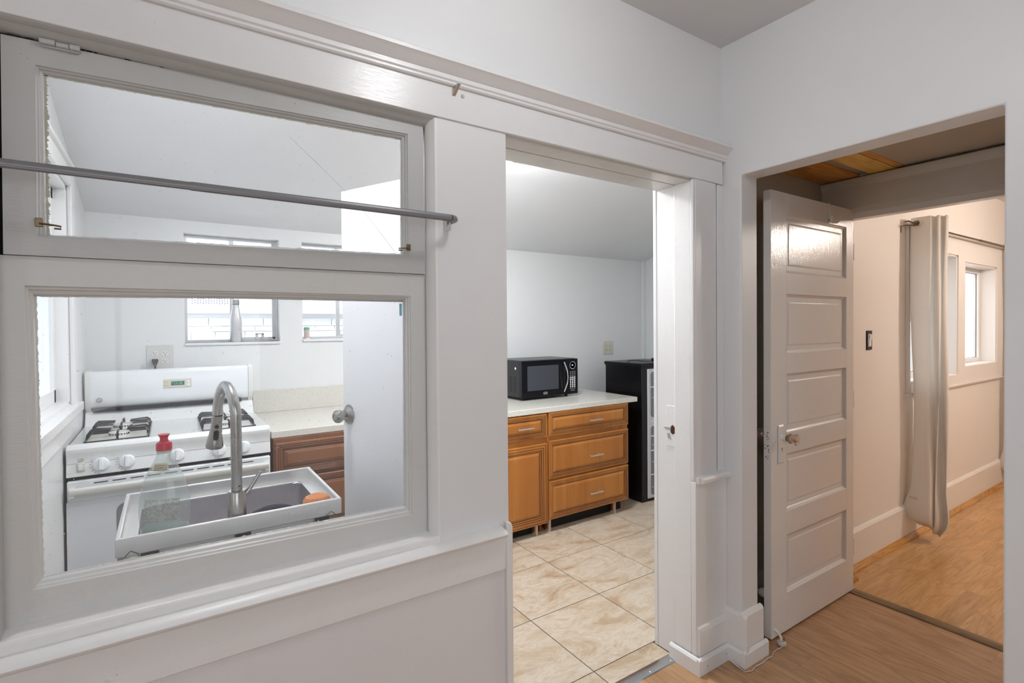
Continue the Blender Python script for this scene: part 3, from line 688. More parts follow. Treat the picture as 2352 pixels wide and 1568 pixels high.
f = MB(); f.box(KL-.075, KL-.045, yb-.065, yb-.02, za+.01, zb-.02).box(KL-.075, KL-.045, ya+.02, ya+.065, za+.01, zb-.02).box(KL-.075, KL-.045, ya, yb, zb-.07, zb-.02).box(KL-.075, KL-.045, ya, yb, za+.012, za+.07)
obj('sash', f, m_trim_soft, t, .002)
bx('pane', (KL-.062, KL-.058, ya+.06, yb-.06, za+.06, zb-.06), m_frost, t)
obj('screw', MB().lathe([(.005, 0), (.004, .002), (0, .002)], 10, (KL-.02, yb-.0195, 1.40), 'y'), m_gap, t)

# outside: white ledgestone garden wall with separate stones
gw = tag(bx('garden_wall', (-.8, 3.2, 4.93, 5.1, -.15, 1.60), m_outer, None), 'white painted ledgestone garden wall outside the kitchen windows', 'wall')
tag(gw, kind='structure')
z = 1.10; row = 0; rr = random.Random(3)
while z < 1.57:
    h = rr.choice([.045, .055, .065, .07]); h = min(h, 1.575-z)
    if h < .03: break
    x = -.45-rr.random()*.2
    while x < 2.3:
        l = rr.uniform(.13, .36)
        pj = rr.uniform(.012, .022)
        obj('stone', MB().hexa([(x+.003, 4.93-pj, z+.003), (x+l-.003, 4.93-pj+rr.uniform(-.008, .008), z+.003), (x+l-.003, 4.935, z+.003), (x+.003, 4.935, z+.003), (x+.003, 4.93-pj+rr.uniform(-.008, .004), z+h-.003), (x+l-.003, 4.93-pj, z+h-.003), (x+l-.003, 4.935, z+h-.003), (x+.003, 4.935, z+h-.003)]), m_stonew, gw)
        x += l
    z += h
bx('coping', (-.8, 3.2, 4.86, 5.12, 1.585, 1.655), m_outer, gw, .006)
t = thing('cooler_grille', (.42, 5.35, 1.4), 'pale metal cabinet with perforated grille outside beyond the garden wall', 'grille')
bx('housing', (-.38, .22, 0, .3, -1.55, .75), m_outer, t, .01)
g = MB()
for i in range(16):
    for j in range(14): g.box(-.24+i*.021, -.228+i*.021, -.004, .001, .26+j*.02+(.006 if i % 2 else 0), .272+j*.02+(.006 if i % 2 else 0))
tag(obj('perforation', g, mat('grille_dark', (.2, .22, .26), .7), t), kind='stuff')
struct('wall_neighbour', MB().box(-2, 4.5, 6.2, 6.4, -.15, 3.4), m_outer)
# ================================================================ KITCHEN DOOR (flat slab, opened into the kitchen)
fx, fy = .613, 2.204; hx, hy = .884, 1.615
ang = math.atan2(fy-hy, fx-hx); Ld = math.hypot(fx-hx, fy-hy)
t = thing('door_2', (hx, hy, 0), kind='structure', rz=ang)
# local x runs from hinge to free edge, visible face looks to local +y (kitchen left)
obj('slab', MB().box(0, Ld, -.036, 0, .012, 2.03), m_door2, t, .002)
k = obj('knob_plate', MB().prism([(.0, -.03), (.012, -.04), (.03, -.042), (.045, -.03), (.052, 0), (.045, .03), (.03, .042), (.012, .04), (0, .03)], 'y', 0, .003), m_pewter, t, loc=(Ld-.058, 0, 1.098))
obj('rosette', MB().lathe([(.033, .002), (.033, .006), (.026, .012), (.022, .013), (.017, .018), (.0, .018)], 24, (.024, 0, 0), 'y'), m_pewter, k)
obj('knob', MB().lathe([(.009, .012), (.009, .034), (.014, .038), (.024, .044), (.0275, .054), (.026, .064), (.019, .071), (.012, .0725), (.011, .070), (0, .070)], 24, (.024, 0, 0), 'y'), m_pewter, k)
obj('knob', MB().lathe([(.033, .0), (.033, -.006), (.012, -.014), (.010, -.03), (.024, -.038), (.0275, -.05), (.019, -.065), (0, -.067)], 24, (.024, -.036, 0), 'y'), m_pewter, k)
for zz in (.25, 1.05, 1.8): obj('hinge', MB().tube([(-.004, .004, zz-.045), (-.004, .004, zz+.045)], .006, 8), m_pewter, t)

# ================================================================ BACK WALL FITTINGS
def outlet_plate(name, x0, x1, z0, z1, m, label, plugged=False):
    t = thing(name, ((x0+x1)/2, KB, (z0+z1)/2), label, 'outlet')
    wdt, hg = x1-x0, z1-z0
    obj('plate', MB().prism([(-wdt/2, -hg/2), (wdt/2, -hg/2), (wdt/2, hg/2), (-wdt/2, hg/2)], 'y', -.005, 0), m, t, .002)
    for sx in (-1, 1):
        for sz in (-1, 1):
            cx, cz = sx*wdt*.185, sz*hg*.16
            if abs(cz) < .01: continue
            pts = []
            for k in range(20):
                a = 2*pi*k/20; pts.append((cx+.0175*cos(a), cz+max(-.0145, min(.0145, .0175*sin(a)))))
            s = obj('socket', MB().prism(pts, 'y', -.0068, -.004), mat('socket_face', (.75, .74, .69), .4) if name == 'power_outlet' else m_cream, t)
            sl_ = MB(); sl_.box(cx-.0078, cx-.0060, -.0074, -.0066, cz-.001, cz+.008); sl_.box(cx+.0060, cx+.0078, -.0074, -.0066, cz, cz+.007); sl_.lathe([(.0026, -.0074), (.0026, -.0066)], 10, (cx, 0, cz-.007), 'y')
            if name == 'power_outlet': sl_.box(cx-.0105, cx-.0075, -.0074, -.0066, cz+.003, cz+.0048)
            obj('slots', sl_, m_gap, s)
    return t
ot = outlet_plate('power_outlet', -.101, .029, 1.228, 1.367, mat('outlet_plate_grey', (.64, .64, .62), .35), 'large square plate with four sockets on the wall above the stove')
t = thing('power_plug', (-.060, KB-.008, 1.275), 'black plug and cord in the lower left socket above the stove', 'plug')
obj('plug_body', MB().prism([(-.016, .014), (.014, .014), (.016, .002), (.006, -.024), (-.006, -.024), (-.016, .002)], 'y', -.034, 0), m_black, t, .003)
obj('cord', MB().tube([(0, -.018, -.02), (0, -.02, -.05), (.0, -.028, -.10), (0, -.03, -.2)], .0045, 8), m_black, t)
outlet_plate('wall_outlet', 3.452, 3.583, 1.187, 1.315, m_cream, 'beige four-socket outlet on the wall above the counter by the black fridge')
outlet_plate('side_outlet', 2.25, 2.365, 1.20, 1.33, m_cream, 'cream outlet plate just above the microwave, cut off by the doorway edge')

# steel water bottle and toothpick jar on the window sills
t = thing('water_bottle', (.358, KB+.028, 1.376), 'brushed steel water bottle standing on the sill of the left kitchen window', 'bottle')
obj('body', MB().lathe([(.031, 0), (.0345, .004), (.0345, .13), (.033, .155), (.026, .19), (.0205, .215), (.0205, .232), (.0, .232)], 32), mat('bottle_satin', (.62, .62, .64), .35, .3), t, ang=60)
obj('neck_ring', MB().lathe([(.0195, .2305), (.0195, .236), (0, .236)], 28), m_black, t)
obj('cap', MB().lathe([(.0215, .236), (.0215, .262), (.0195, .264), (.0, .264)], 28), m_faucet, t)
obj('cap_loop', MB().tube([(-.015, 0, .262), (-.014, 0, .276), (0, 0, .281), (.014, 0, .276), (.015, 0, .262)], .004, 8), m_faucet, t)
t = thing('toothpick_jar', (.776, KB+.02, 1.386), 'small clear jar with a green lid on the sill of the right kitchen window', 'jar')
obj('body', MB().lathe([(.0155, 0), (.0175, .003), (.0175, .062), (0, .062)], 20), mat('jar_with_toothpicks', (.62, .50, .46), .35), t)
obj('lid', MB().lathe([(.019, .062), (.019, .074), (.016, .079), (.0, .0795)], 20), m_green, t)
obj('base', MB().lathe([(.0185, -.0), (.0185, .006), (0, .006)], 20), m_whitep, t)
# scrap of paper stuck below the window sill
tag(obj('paper_scrap', MB().prism([(-.012, -.008), (-.002, -.012), (.010, -.004), (.022, .012), (.006, .011), (-.008, .006)], 'y', -.0012, 0), m_whitep, None, loc=(.775, KB-.0001, 1.352)), 'small white leaf-shaped paper scrap on the wall below the green-lidded jar', 'paper scrap')

# ================================================================ COUNTERS AND CABINETS
def counter(name, x0, x1, y0, z0, z1, label, splash=None):
    t = thing(name, (x0, y0, z1), label, 'countertop')
    obj('slab', MB().box(0, x1-x0, 0, KB-y0, z0-z1, 0), m_counter, t, .003)
    if splash: obj('backsplash', MB().box(0, x1-x0, KB-y0-.02, KB-y0, 0, splash), m_counter, t, .002)
    return t
counter('countertop', .440, 1.56, 2.90, .890, .926, 'cream speckled stone counter with backsplash right of the stove', .142)
counter('worktop', 1.60, 3.105, 2.866, .856, .893, 'cream speckled stone counter under the microwave')

def raised(mb_, x0, x1, z0, z1, y, rings):
    """rectangular rings: (inset, dy, material of the band from the previous ring to this one)"""
    prev = None
    for ins, dy, mi in rings:
        q = [(x0+ins, y+dy, z0+ins), (x1-ins, y+dy, z0+ins), (x1-ins, y+dy, z1-ins), (x0+ins, y+dy, z1-ins)]
        cur = [mb_.bm.verts.new(p) for p in q]; mb_.mi = mi
        if prev:
            for k in range(4): mb_._f([prev[k], prev[(k+1) % 4], cur[(k+1) % 4], cur[k]])
        prev = cur
    mb_._f(prev); mb_.mi = 0
def front(kind, x0, x1, z0, z1, y, m, g, parent, name, handle=None, hw=.13):
    f = MB(); d = -.02
    fr = .055 if kind == 'door' else min(.036, (z1-z0)*.22)
    rings = [(0, 0, 0), (0, d+.004, 0), (.004, d, 0), (.010, d, 0), (.0125, d+.002, 1), (.016, d+.001, 0), (fr*.52, d+.001, 0), (fr*.52+.003, d+.004, 1), (fr*.52+.010, d+.003, 0), (fr*.78, d+.003, 0), (fr*.78+.003, d+.007, 1), (fr, d+.008, 0), (fr+.004, d+.010, 1), (fr+.020, d+.003, 0), (fr+.022, d+.002, 0)]
    raised(f, x0, x1, z0, z1, y, rings)
    o = obj(name, f, [m, g], parent, ang=20)
    if handle:
        hx_, hz_ = handle
        obj('handle', MB().tube([(hx_-hw/2, y-.046, hz_), (hx_+hw/2, y-.046, hz_)], .0055, 10).tube([(hx_-hw*.34, y-.046, hz_), (hx_-hw*.34, y-.018, hz_)], .004, 8).tube([(hx_+hw*.34, y-.046, hz_), (hx_+hw*.34, y-.018, hz_)], .004, 8), m_nickel, o)
    return o
CF = 2.888
def cabinet(name, x0, x1, label, m, g, zt, zb, fronts, feet):
    t = thing(name, ((x0+x1)/2, CF, 0), label, 'cabinet'); o_ = (x0+x1)/2
    b = MB(); b.box(x0-o_, x1-o_, 0, .70, zb, zt); b.box(x0-o_, x1-o_, .07, .70, .0, zb)
    obj('body', b, [m, g], t, .002)
    bx('kick_recess', (x0-o_+.02, x1-o_-.02, .060, .071, .003, zb-.001), m_gap, t)
    for kind, a, b_, c, d, h in fronts: front(kind, a-o_, b_-o_, c, d, 0, m, g, t, 'drawer' if kind != 'door' else 'door', (h[0]-o_, h[1]) if h else None)
    for xx in feet:
        obj('foot_panel', MB().box(xx-o_-.008, xx-o_+.008, .012, .07, 0, zb), m_ply, t)
        obj('foot_side', MB().box(xx-o_-.028, xx-o_-.008, .03, .07, .02, zb), m_glaze, t)
    return t
cabinet('drawer_cabinet', 2.212, 3.012, 'honey maple base cabinet with three drawers beside the black fridge', m_cab, m_glaze, .856, .092,
    [('drawer', 2.218, 3.004, .684, .854, (2.642, .762)), ('drawer', 2.218, 3.004, .384, .653, (2.646, .498)), ('drawer', 2.218, 3.004, .097, .368, (2.643, .219))], (2.245, 2.885))
cabinet('door_cabinet', 1.742, 2.208, 'honey maple base cabinet with one drawer over a door, under the microwave', m_cab, m_glaze, .856, .072,
    [('drawer', 1.750, 2.200, .684, .848, (2.005, .765)), ('door', 1.750, 2.200, .082, .642, None)], (2.13, 1.77))
cabinet('brown_cabinet', .446, 1.30, 'maple drawer cabinet toned darker for shade between the stove and the open kitchen door', m_cab_shaded, m_glaze2, .889, .092,
    [('drawer', .454, 1.292, .700, .868, (.86, .785)), ('drawer', .454, 1.292, .40, .68, (.86, .53)), ('drawer', .454, 1.292, .10, .385, (.86, .24))], (.47, 1.25))

# ================================================================ STOVE
t = thing('gas_stove', (-.355, 2.79, 0), 'white gas stove with black grates and a rear control panel with green clock', 'stove')
Wd = .772
b = MB(); b.box(.004, Wd-.004, .03, .70, .02, .885)
obj('body', b, m_applw, t, .004)
# cooktop with rolled lip
c = MB(); c.prism([(.0, .936), (-.004, .944), (-.004, .962), (.004, .974), (.018, .979), (.045, .977), (.07, .969), (.58, .969), (.60, .985), (.625, 1.03), (.645, 1.036), (.70, 1.036), (.70, .90), (0, .90)], 'x', 0, Wd)
ct = obj('cooktop', c, m_stove, t, .004, ang=30)
bx('lip_shadow_gap', (.004, Wd-.004, .012, .03, .925, .936), m_gap, t)
cp = obj('control_panel', MB().hexa([(.0, -.006, .848), (Wd, -.006, .848), (Wd, .04, .848), (0, .04, .848), (.0, .006, .930), (Wd, .006, .930), (Wd, .04, .930), (.0, .04, .930)]), m_stove, t, .003)
for k, xx in enumerate((.115, .203, .386, .552, .655)):
    kn = MB().lathe([(.029, 0), (.029, -.004), (.026, -.009), (.022, -.011), (0, -.011)], 28, (0, 0, 0), 'y')
    kn.hexa([(-.006, -.026, -.021), (.006, -.026, -.021), (.008, -.008, -.025), (-.008, -.008, -.025), (-.005, -.026, .022), (.005, -.026, .022), (.007, -.008, .026), (-.007, -.008, .026)])
    ko = obj('knob', kn, m_applw, t, .001, loc=(xx, -.001, .889)); ko.rotation_euler = (radians(-8), 0, 0)
    dial = MB()
    for q in range(6):
        a = radians(150+q*22); dial.box(.037*cos(a)-.0012, .037*cos(a)+.0012, -.0026, -.0016, .037*sin(a)-.0012, .037*sin(a)+.0012)
    obj('dial_marks', dial, m_black, ko)
    text('lettering', 'OFF' if k != 2 else 'OVEN TEMP', .0095, m_black, ko, (0, -.0035, .0345), depth=.0002)
    if k != 2: obj('burner_mark', MB().box(.024, .032, -.0034, -.0020, .032, .035), m_red, ko)
sw = obj('oven_light_switch', MB().box(-.013, .013, -.006, .002, -.018, .018), m_cream, t, .002, loc=(.048, -.001, .886))
obj('rocker', MB().prism([(-.012, -.004), (-.010, .012), (-.006, .012), (-.006, -.012), (-.010, -.012)], 'x', -.007, .007), m_applw, sw)
text('lettering', 'OVEN', .0075, m_black, sw, (0, -.004, .034), depth=.0002); text('lettering', 'LIGHT', .0075, m_black, sw, (0, -.004, .026), depth=.0002)
# oven door with vents and towel-bar handle
bx('vent_gap', (.006, Wd-.006, .012, .035, .830, .848), m_gap, t)
dr = obj('oven_door', MB().box(.002, Wd-.002, -.008, .03, .12, .832), m_applw, t, .006)
vt = MB()
for xx in [.09+i*.062 for i in range(10)]: vt.box(xx, xx+.047, -.0092, -.0078, .814, .8175)
obj('vent_slots', vt, m_gap, dr)
obj('handle', MB().prism([(-.008, .772), (-.034, .776), (-.040, .786), (-.040, .800), (-.030, .808), (-.024, .806), (-.024, .786), (-.008, .784)], 'x', .012, Wd-.012).box(.008, .03, -.034, -.008, .766, .808).box(Wd-.03, Wd-.008, -.034, -.008, .766, .808), m_applw2, dr, .003)
obj('lower_panel', MB().box(.0, Wd, -.0105, -.008, .13, .748), mat('oven_door_enamel', (.70, .73, .78), .18), dr, .002)
wn = []
for k in range(24):
    a = 2*pi*k/24; sx_ = .22 if cos(a) > 0 else -.22; sz_ = .12 if sin(a) > 0 else -.12; wn.append((Wd/2+sx_*.85+.035*cos(a), .56+sz_+.035*sin(a)))
obj('oven_window', MB().prism(wn, 'y', -.0115, -.0100), mat('dotted_oven_glass', (.22, .23, .25), .2), dr)
bx('drawer_gap', (.006, Wd-.006, .0, .03, .105, .118), m_gap, t)
obj('storage_drawer', MB().box(.002, Wd-.002, -.004, .03, .02, .105), m_applw, t, .004)
# backguard
bg = obj('backguard', MB().prism([(.665, .92), (.665, 1.045), (.632, 1.052), (.622, 1.062), (.616, 1.09), (.612, 1.16), (.614, 1.215), (.620, 1.232), (.634, 1.240), (.70, 1.240), (.70, .92)], 'x', .022, Wd-.022), m_applw, t, .002, ang=40)
for x0 in (.0, Wd-.023): obj('end_cap', MB().prism([(.67, 1.03), (.640, 1.036), (.620, 1.056), (.612, 1.09), (.608, 1.16), (.610, 1.218), (.617, 1.236), (.634, 1.244), (.70, 1.244), (.70, 1.03)], 'x', x0, x0+.023), m_applw2, bg, .003)
gp = MB(); gp.box(.13, Wd-.06, .606, .640, 1.035, 1.049); gp.prism([(.03, 1.037), (.13, 1.036), (.13, 1.05), (.09, 1.046)], 'y', .606, .64); obj('vent_slot', gp, m_blackg, bg, .001)
dp = obj('clock_panel', MB().box(-.066, .066, -.002, .004, -.024, .024), m_cream, bg, .004, loc=(.399, .611, 1.161))
bx('clock_window', (-.03, .032, -.0035, -.001, -.011, .011), mat('clock_dark_green', (.01, .10, .06), .2), dp)
text('lettering', '12:18', .019, m_led, dp, (.001, -.0040, 0), depth=.0002)
for xx, zz in ((.05, .009), (.05, -.010)): obj('button', MB().lathe([(.008, -.0015), (.007, -.0035), (0, -.0035)], 14, (xx, 0, zz), 'y'), m_applw, dp)
for zz in (.009, -.009): obj('button', MB().box(-.06, -.042, -.0036, -.001, zz-.005, zz+.005), mat('tan_button', (.60, .52, .30), .5), dp, .001)
lg = obj('maker_badge', MB().lathe([(.0125, 0), (.0125, -.0012), (.011, -.0016), (.0105, -.001), (0, -.001)], 24, (0, 0, 0), 'y'), m_pewter, bg, loc=(.058, .6118, 1.095))
text('lettering', 'GE', .015, m_applw, lg, (0, -.0016, 0), depth=.0003)
text('lettering', 'XL44', .006, m_pewter, bg, (Wd-.055, .6135, 1.14), depth=.0002)
obj('side_bracket', MB().box(.004, .02, .645, .66, .97, 1.03), m_alu, t); bx('side_dark', (.0, .02, .642, .665, 1.026, 1.04), m_gap, t)
# grates and burners
def grate(cx, w_, parent):
    g = MB(); y0, y1 = .075, .545; z0 = .974; zt = 1.004; hw = w_/2
    for a, b_ in (((cx-hw, y0), (cx+hw, y0)), ((cx+hw, y0), (cx+hw, y1)), ((cx+hw, y1), (cx-hw, y1)), ((cx-hw, y1), (cx-hw, y0))): g.tube([(a[0], a[1], z0), (b_[0], b_[1], z0)], .0042, 6)
    ym = (y0+y1)/2
    for dy in (-.014, .014): g.tube([(cx-hw, ym+dy, z0), (cx+hw, ym+dy, z0)], .0042, 6)
    for cyy in ((y0+ym)/2, (y1+ym)/2):
        for sg in (-1, 1):
            for off in (-.05, 0, .05):
                g.tube([(cx+sg*hw, cyy+off, z0), (cx+sg*(hw-.004), cyy+off, zt-.008), (cx+sg*(hw-.014), cyy+off, zt), (cx+sg*.032, cyy+off*.35, zt)], .0048, 6)
            ye = {(-1): cyy-.105, 1: cyy+.105}[sg]
            g.tube([(cx, ye, z0), (cx, ye-sg*.004, zt-.008), (cx, ye-sg*.014, zt), (cx, cyy+sg*.034, zt)], .0048, 6)
    return obj('grate', g, m_iron, parent)
for cx in (.165, .603):
    bx('burner_well', (cx-.12, cx+.12, .07, .55, .9695, .9705), mat('worn_enamel', (.70, .69, .62), .3) if cx < .3 else m_stove, t)
    for cyy in (.193, .427):
        obj('burner', MB().lathe([(.052, .970), (.046, .9715), (.038, .973), (.036, .976), (.036, .985), (.040, .987), (.038, .991), (.0, .992)], 28, (cx, cyy, 0)), m_applw2, t)
        br = MB()
        for q in range(20):
            a = 2*pi*q/20; br.box(cx+.0365*cos(a)-.0015, cx+.0365*cos(a)+.0015, cyy+.0365*sin(a)-.0015, cyy+.0365*sin(a)+.0015, .978, .985)
        obj('burner_ports', br, m_gap, t)
    grate(cx, .225, t)
# ================================================================ UTILITY SINK
sx0, sx1, sy0, sy1, sz = -.124, .472, 1.728, 2.195, .90
t = thing('utility_sink', (sx0, sy0, 0), 'freestanding stainless steel utility sink just behind the window glass', 'sink')
SW, SD = sx1-sx0, sy1-sy0
rim = MB()
rim.box(0, SW, 0, .012, sz-.052, sz); rim.box(0, SW, SD-.012, SD, sz-.052, sz); rim.box(0, .012, .001, SD-.001, sz-.0522, sz-.0003); rim.box(SW-.012, SW, .001, SD-.001, sz-.0522, sz-.0003)
obj('apron', rim, m_steel, t, .004)
# sunk deck round the basin
bx0, bx1, by0, by1, dz = .045, SW-.045, .105, SD-.045, sz-.042
dk = MB(); dk.box(.011, SW-.011, .011, by0, dz-.004, dz).box(.011, SW-.011, by1, SD-.011, dz-.004, dz).box(.011, bx0, by0, by1, dz-.004, dz).box(bx1, SW-.011, by0, by1, dz-.004, dz)
obj('deck', dk, m_steel, t)
bs = MB()
def rr_(x0, x1, y0, y1, r, z, n=5):
    out = []
    for cx, cy, a0 in ((x1-r, y1-r, 0), (x0+r, y1-r, 90), (x0+r, y0+r, 180), (x1-r, y0+r, 270)):
        for k in range(n+1):
            a = radians(a0+90*k/n); out.append((cx+r*cos(a), cy+r*sin(a), z))
    return out
L_ = [rr_(bx0-.006, bx1+.006, by0-.006, by1+.006, .036, dz+.0005), rr_(bx0, bx1, by0, by1, .03, dz-.004), rr_(bx0+.004, bx1-.004, by0+.004, by1-.004, .03, dz-.23), rr_(bx0+.02, bx1-.02, by0+.02, by1-.02, .03, dz-.25)]
rg = [[bs.bm.verts.new(p) for p in l] for l in L_]
for a, b in zip(rg, rg[1:]):
    n = len(a)
    for k in range(n): bs._f([a[k], a[(k+1) % n], b[(k+1) % n], b[k]])
bs._f(rg[-1])
obj('basin', bs, m_basin, t, ang=50)
obj('drain', MB().lathe([(.045, 0), (.045, .003), (.03, .001), (0, .001)], 24, ((bx0+bx1)/2, (by0+by1)/2, dz-.25)), m_chrome, t)
obj('lower_panel', MB().box(.035, SW-.035, .024, .028, .42, sz-.058), m_steel, t)
for xx, yy in ((.0, .0), (SW-.02, .0), (.0, SD-.02), (SW-.02, SD-.02)): obj('leg', MB().box(xx, xx+.02, yy, yy+.02, 0, sz-.08), m_steel, t, .002)
for xx in (.055, .285, .515): obj('clip', MB().box(xx, xx+.042, .004, .017, sz-.125, sz-.0525), m_black, t, .002)
obj('bracket', MB().box(.022, .034, .004, .016, sz-.12, sz-.075), m_ply, t)
for xx, d in ((.022, 1), (SW-.022, -1)): obj('wire_clip', MB().tube([(xx, -.001, sz-.050), (xx+d*.012, -.002, sz-.038), (xx+d*.028, -.001, sz-.048), (xx+d*.03, -.001, sz-.056)], .0009, 5), m_gap, t)
text('embossed_lettering', 'TRINITY', .026, m_steel, t, (SW-.150, -.0002, sz-.027), depth=.0009, mirror=True)
sp = []
for k in range(40):
    a = k/39*2*pi*1.3; r_ = .0165-.008*k/39; sp.append((r_*cos(a)*1.3, 0, r_*sin(a)))
obj('embossed_emblem', MB().tube(sp, .0011, 5), m_steel, t, loc=(SW-.060, -.0006, sz-.027))
ln = obj('warning_label', MB().box(-.022, .022, -.0008, 0, -.009, .009), mat('label_grey', (.55, .55, .55), .5), t, loc=(.255, .0235, sz-.078))
# faucet
t = thing('kitchen_faucet', (.171, 1.782, sz-.041), 'brushed steel pull-down faucet with high arc spout on the utility sink', 'faucet')
obj('base', MB().lathe([(.0255, 0), (.0255, .102), (.0235, .106), (.0195, .106)], 32), m_faucet, t, ang=40)
pts = [(0, 0, .104), (0, 0, .228), (0, 0, .328)]
for k in range(13):
    a = pi*k/12; pts.append((-.036*k/12, .085-.085*cos(a), .346+.075*sin(a)))
pts.append((-.037, .171, .318))
obj('spout', MB().tube(pts, .0155, 20), m_faucet, t, ang=60)
obj('set_screw', MB().lathe([(.003, -.0162), (.003, -.0150)], 10, (.006, 0, .120), 'y'), m_gap, t)
sh = obj('spray_head', MB().lathe([(.0155, 0), (.0158, -.004), (.016, -.03), (.019, -.06), (.0245, -.09), (.0265, -.104), (.024, -.110), (0, -.110)], 28), m_faucet, t, ang=40, loc=(-.037, .173, .316)); sh.rotation_euler = (radians(8), radians(5), 0)
obj('joint_ring', MB().lathe([(.0159, .001), (.0159, -.0012)], 24), m_gap, sh)
obj('button', MB().lathe([(.0062, -.0205), (.005, -.0172)], 16, (0, -.0, -.034), 'y'), m_gap, sh)
pill = [(.0075*cos(2*pi*k/20), -.062+(.009 if sin(2*pi*k/20) > 0 else -.009)+.0075*sin(2*pi*k/20)) for k in range(20)]
obj('spray_switch', MB().prism(pill, 'y', -.0245, -.0165), m_blackg, sh)
hd = MB().tube([(.018, 0, .088), (.030, 0, .098), (.036, 0, .106)], [.008, .008, .0075], 12); hd.tube([(.036, 0, .106), (.052, 0, .132), (.066, 0, .154)], [.0062, .0056, .0062], 12)
obj('lever', hd, m_faucet, t)
# dish soap bottle
t = thing('soap_bottle', (-.012, 1.800, sz-.041), 'clear dish soap bottle with a red cap on the left of the utility sink', 'bottle', rz=radians(-22)); t.scale = (1, 1, 1.11)
pr = [(.052, 0), (.060, .004), (.064, .03), (.066, .07), (.064, .105), (.056, .14), (.041, .175), (.026, .20), (.0195, .215), (.0175, .225), (.0175, .232), (0, .232)]
obj('body', MB().lathe(pr, 36, sy=.62), m_bottle, t, ang=60)
obj('soap', MB().lathe([(.050, .002), (.056, .006), (.060, .02), (.061, .030), (0, .031)], 32, sy=.58), m_liquid, t, ang=60)
obj('neck', MB().lathe([(.0185, .222), (.0185, .227), (.017, .228), (0, .228)], 24), m_putty, t)
cpo = obj('cap', MB().lathe([(.020, .228), (.020, .243), (.018, .247), (.012, .250), (.010, .254), (.010, .260), (.0145, .266), (.0145, .268), (0, .268)], 28), m_red, t, ang=35)
def curved_label(w0, w1, z0, z1, m, name, prof_r, off=.001):
    g = []
    for j in range(9):
        z_ = z0+(z1-z0)*j/8
        r_ = next((a[0]+(b[0]-a[0])*(z_-a[1])/(b[1]-a[1]) for a, b in zip(pr, pr[1:]) if a[1] <= z_ <= b[1] and b[1] > a[1]), .05)+off
        g.append([(r_*sin(w), -r_*.62*cos(w)-.0004, z_) for w in [w0+(w1-w0)*i/12 for i in range(13)]])
    return obj(name, MB().sheet(g), m, t, ang=60)
m_lab = mat('torn_label', (.42, .44, .40), .6)
lm = m_lab; vv = coords(lm); nn = noise(lm, vv, 160, 3, .7); LK(lm, ramp(lm, nn, [(.36, (.58, .61, .58)), (.64, (.30, .32, .29))]), bsdf(lm).inputs['Base Color']); bsdf(lm).inputs['Alpha'].default_value = .6
curved_label(-.65, .85, .052, .108, m_lab, 'torn_label', pr)
curved_label(-.75, .55, .178, .196, mat('cream_label', (.62, .56, .42), .5), 'neck_label', pr)
ltr = thing
for i, z_ in enumerate((.191, .186, .181)): text('lettering', ['REMOVE CAP TO', 'POUR RINSE CAP', 'BEFORE CLOSING'][i], .0042, m_gap, t, (.002, -.0245-(.193-z_)*.35, z_), depth=.0002, rot=(radians(-18), 0, 0))
# scrubbers
tag(obj('dish_sponge', MB().lathe([(.0, 0), (.05, .0), (.060, .010), (.057, .027), (.03, .036), (0, .034)], 32, sy=.42), m_scrubd, None, loc=(.272, 1.790, sz-.0415)), 'dark navy scrubbing sponge on the sink deck right of the faucet', 'sponge')
tag(obj('scrub_pad', MB().lathe([(.0, 0), (.036, .0), (.044, .014), (.043, .034), (.036, .045), (.020, .051), (.008, .046), (0, .045)], 36, sy=.85), m_scrub, None, loc=(.405, 1.782, sz-.0415)), 'round orange mesh scrubber on the right corner of the sink deck', 'scrubber')

# ================================================================ MICROWAVE
MX0, MX1, MY, MZ0, MZ1 = 2.222, 2.778, 3.205, .911, 1.197
t = thing('microwave', (MX0, MY, .8945), 'black countertop microwave oven with chrome handle on the maple cabinets', 'microwave')
MW, MH, mz = MX1-MX0, MZ1-MZ0, .018
obj('body', MB().box(0, MW, .03, .36, mz, mz+MH), mat('microwave_shell', (.018, .018, .019), .3, Specular_IOR_Level=.35), t, .006)
dr = obj('door', MB().box(0, .437, 0, .03, mz, mz+MH-.002), m_blackg, t, .004)
obj('window', MB().box(.052, .355, -.0015, .001, mz+.052, mz+MH-.044), mat('microwave_window', (.055, .06, .072), .15, Specular_IOR_Level=.3), dr, .001)
obj('side_edge', MB().box(-.0005, .002, .002, .030, mz+.004, mz+MH-.006), m_black, dr)
hp = [(.412-.012*sin(pi*k/12), -.012-.024*sin(pi*k/12), mz+.03+(MH-.06)*k/12) for k in range(13)]
hp = [(.405+.018*sin(pi*k/12), -.008-.026*sin(pi*k/12), mz+.025+(MH-.05)*k/12) for k in range(13)]
obj('handle', MB().tube(hp, .0055, 10), m_chrome, dr)
obj('handle_recess', MB().prism([(.397-.03*sin(pi*k/12), mz+.025+(MH-.05)*k/12) for k in range(13)]+[(.425, mz+MH-.025), (.425, mz+.025)], 'y', -.001, .0005), mat('recess_black', (.002, .002, .003), .1), dr)
bd = [(.018*(1 if cos(2*pi*k/20) > 0 else -1)*.6+.010*cos(2*pi*k/20), .0095*sin(2*pi*k/20)) for k in range(20)]
bo = obj('badge', MB().prism([(a, b) for a, b in bd], 'y', -.002, 0), m_chrome, dr, loc=(.222, 0, mz+.027))
obj('badge_face', MB().prism([(a*.8, b*.62) for a, b in bd], 'y', -.0026, -.0018), m_black, bo)
obj('badge_script', MB().box(-.011, .011, -.0032, -.0024, -.002, .002), m_chrome, bo)
cpn = obj('control_panel', MB().box(.439, MW, 0, .03, mz, mz+MH-.002), m_blackg, t, .004)
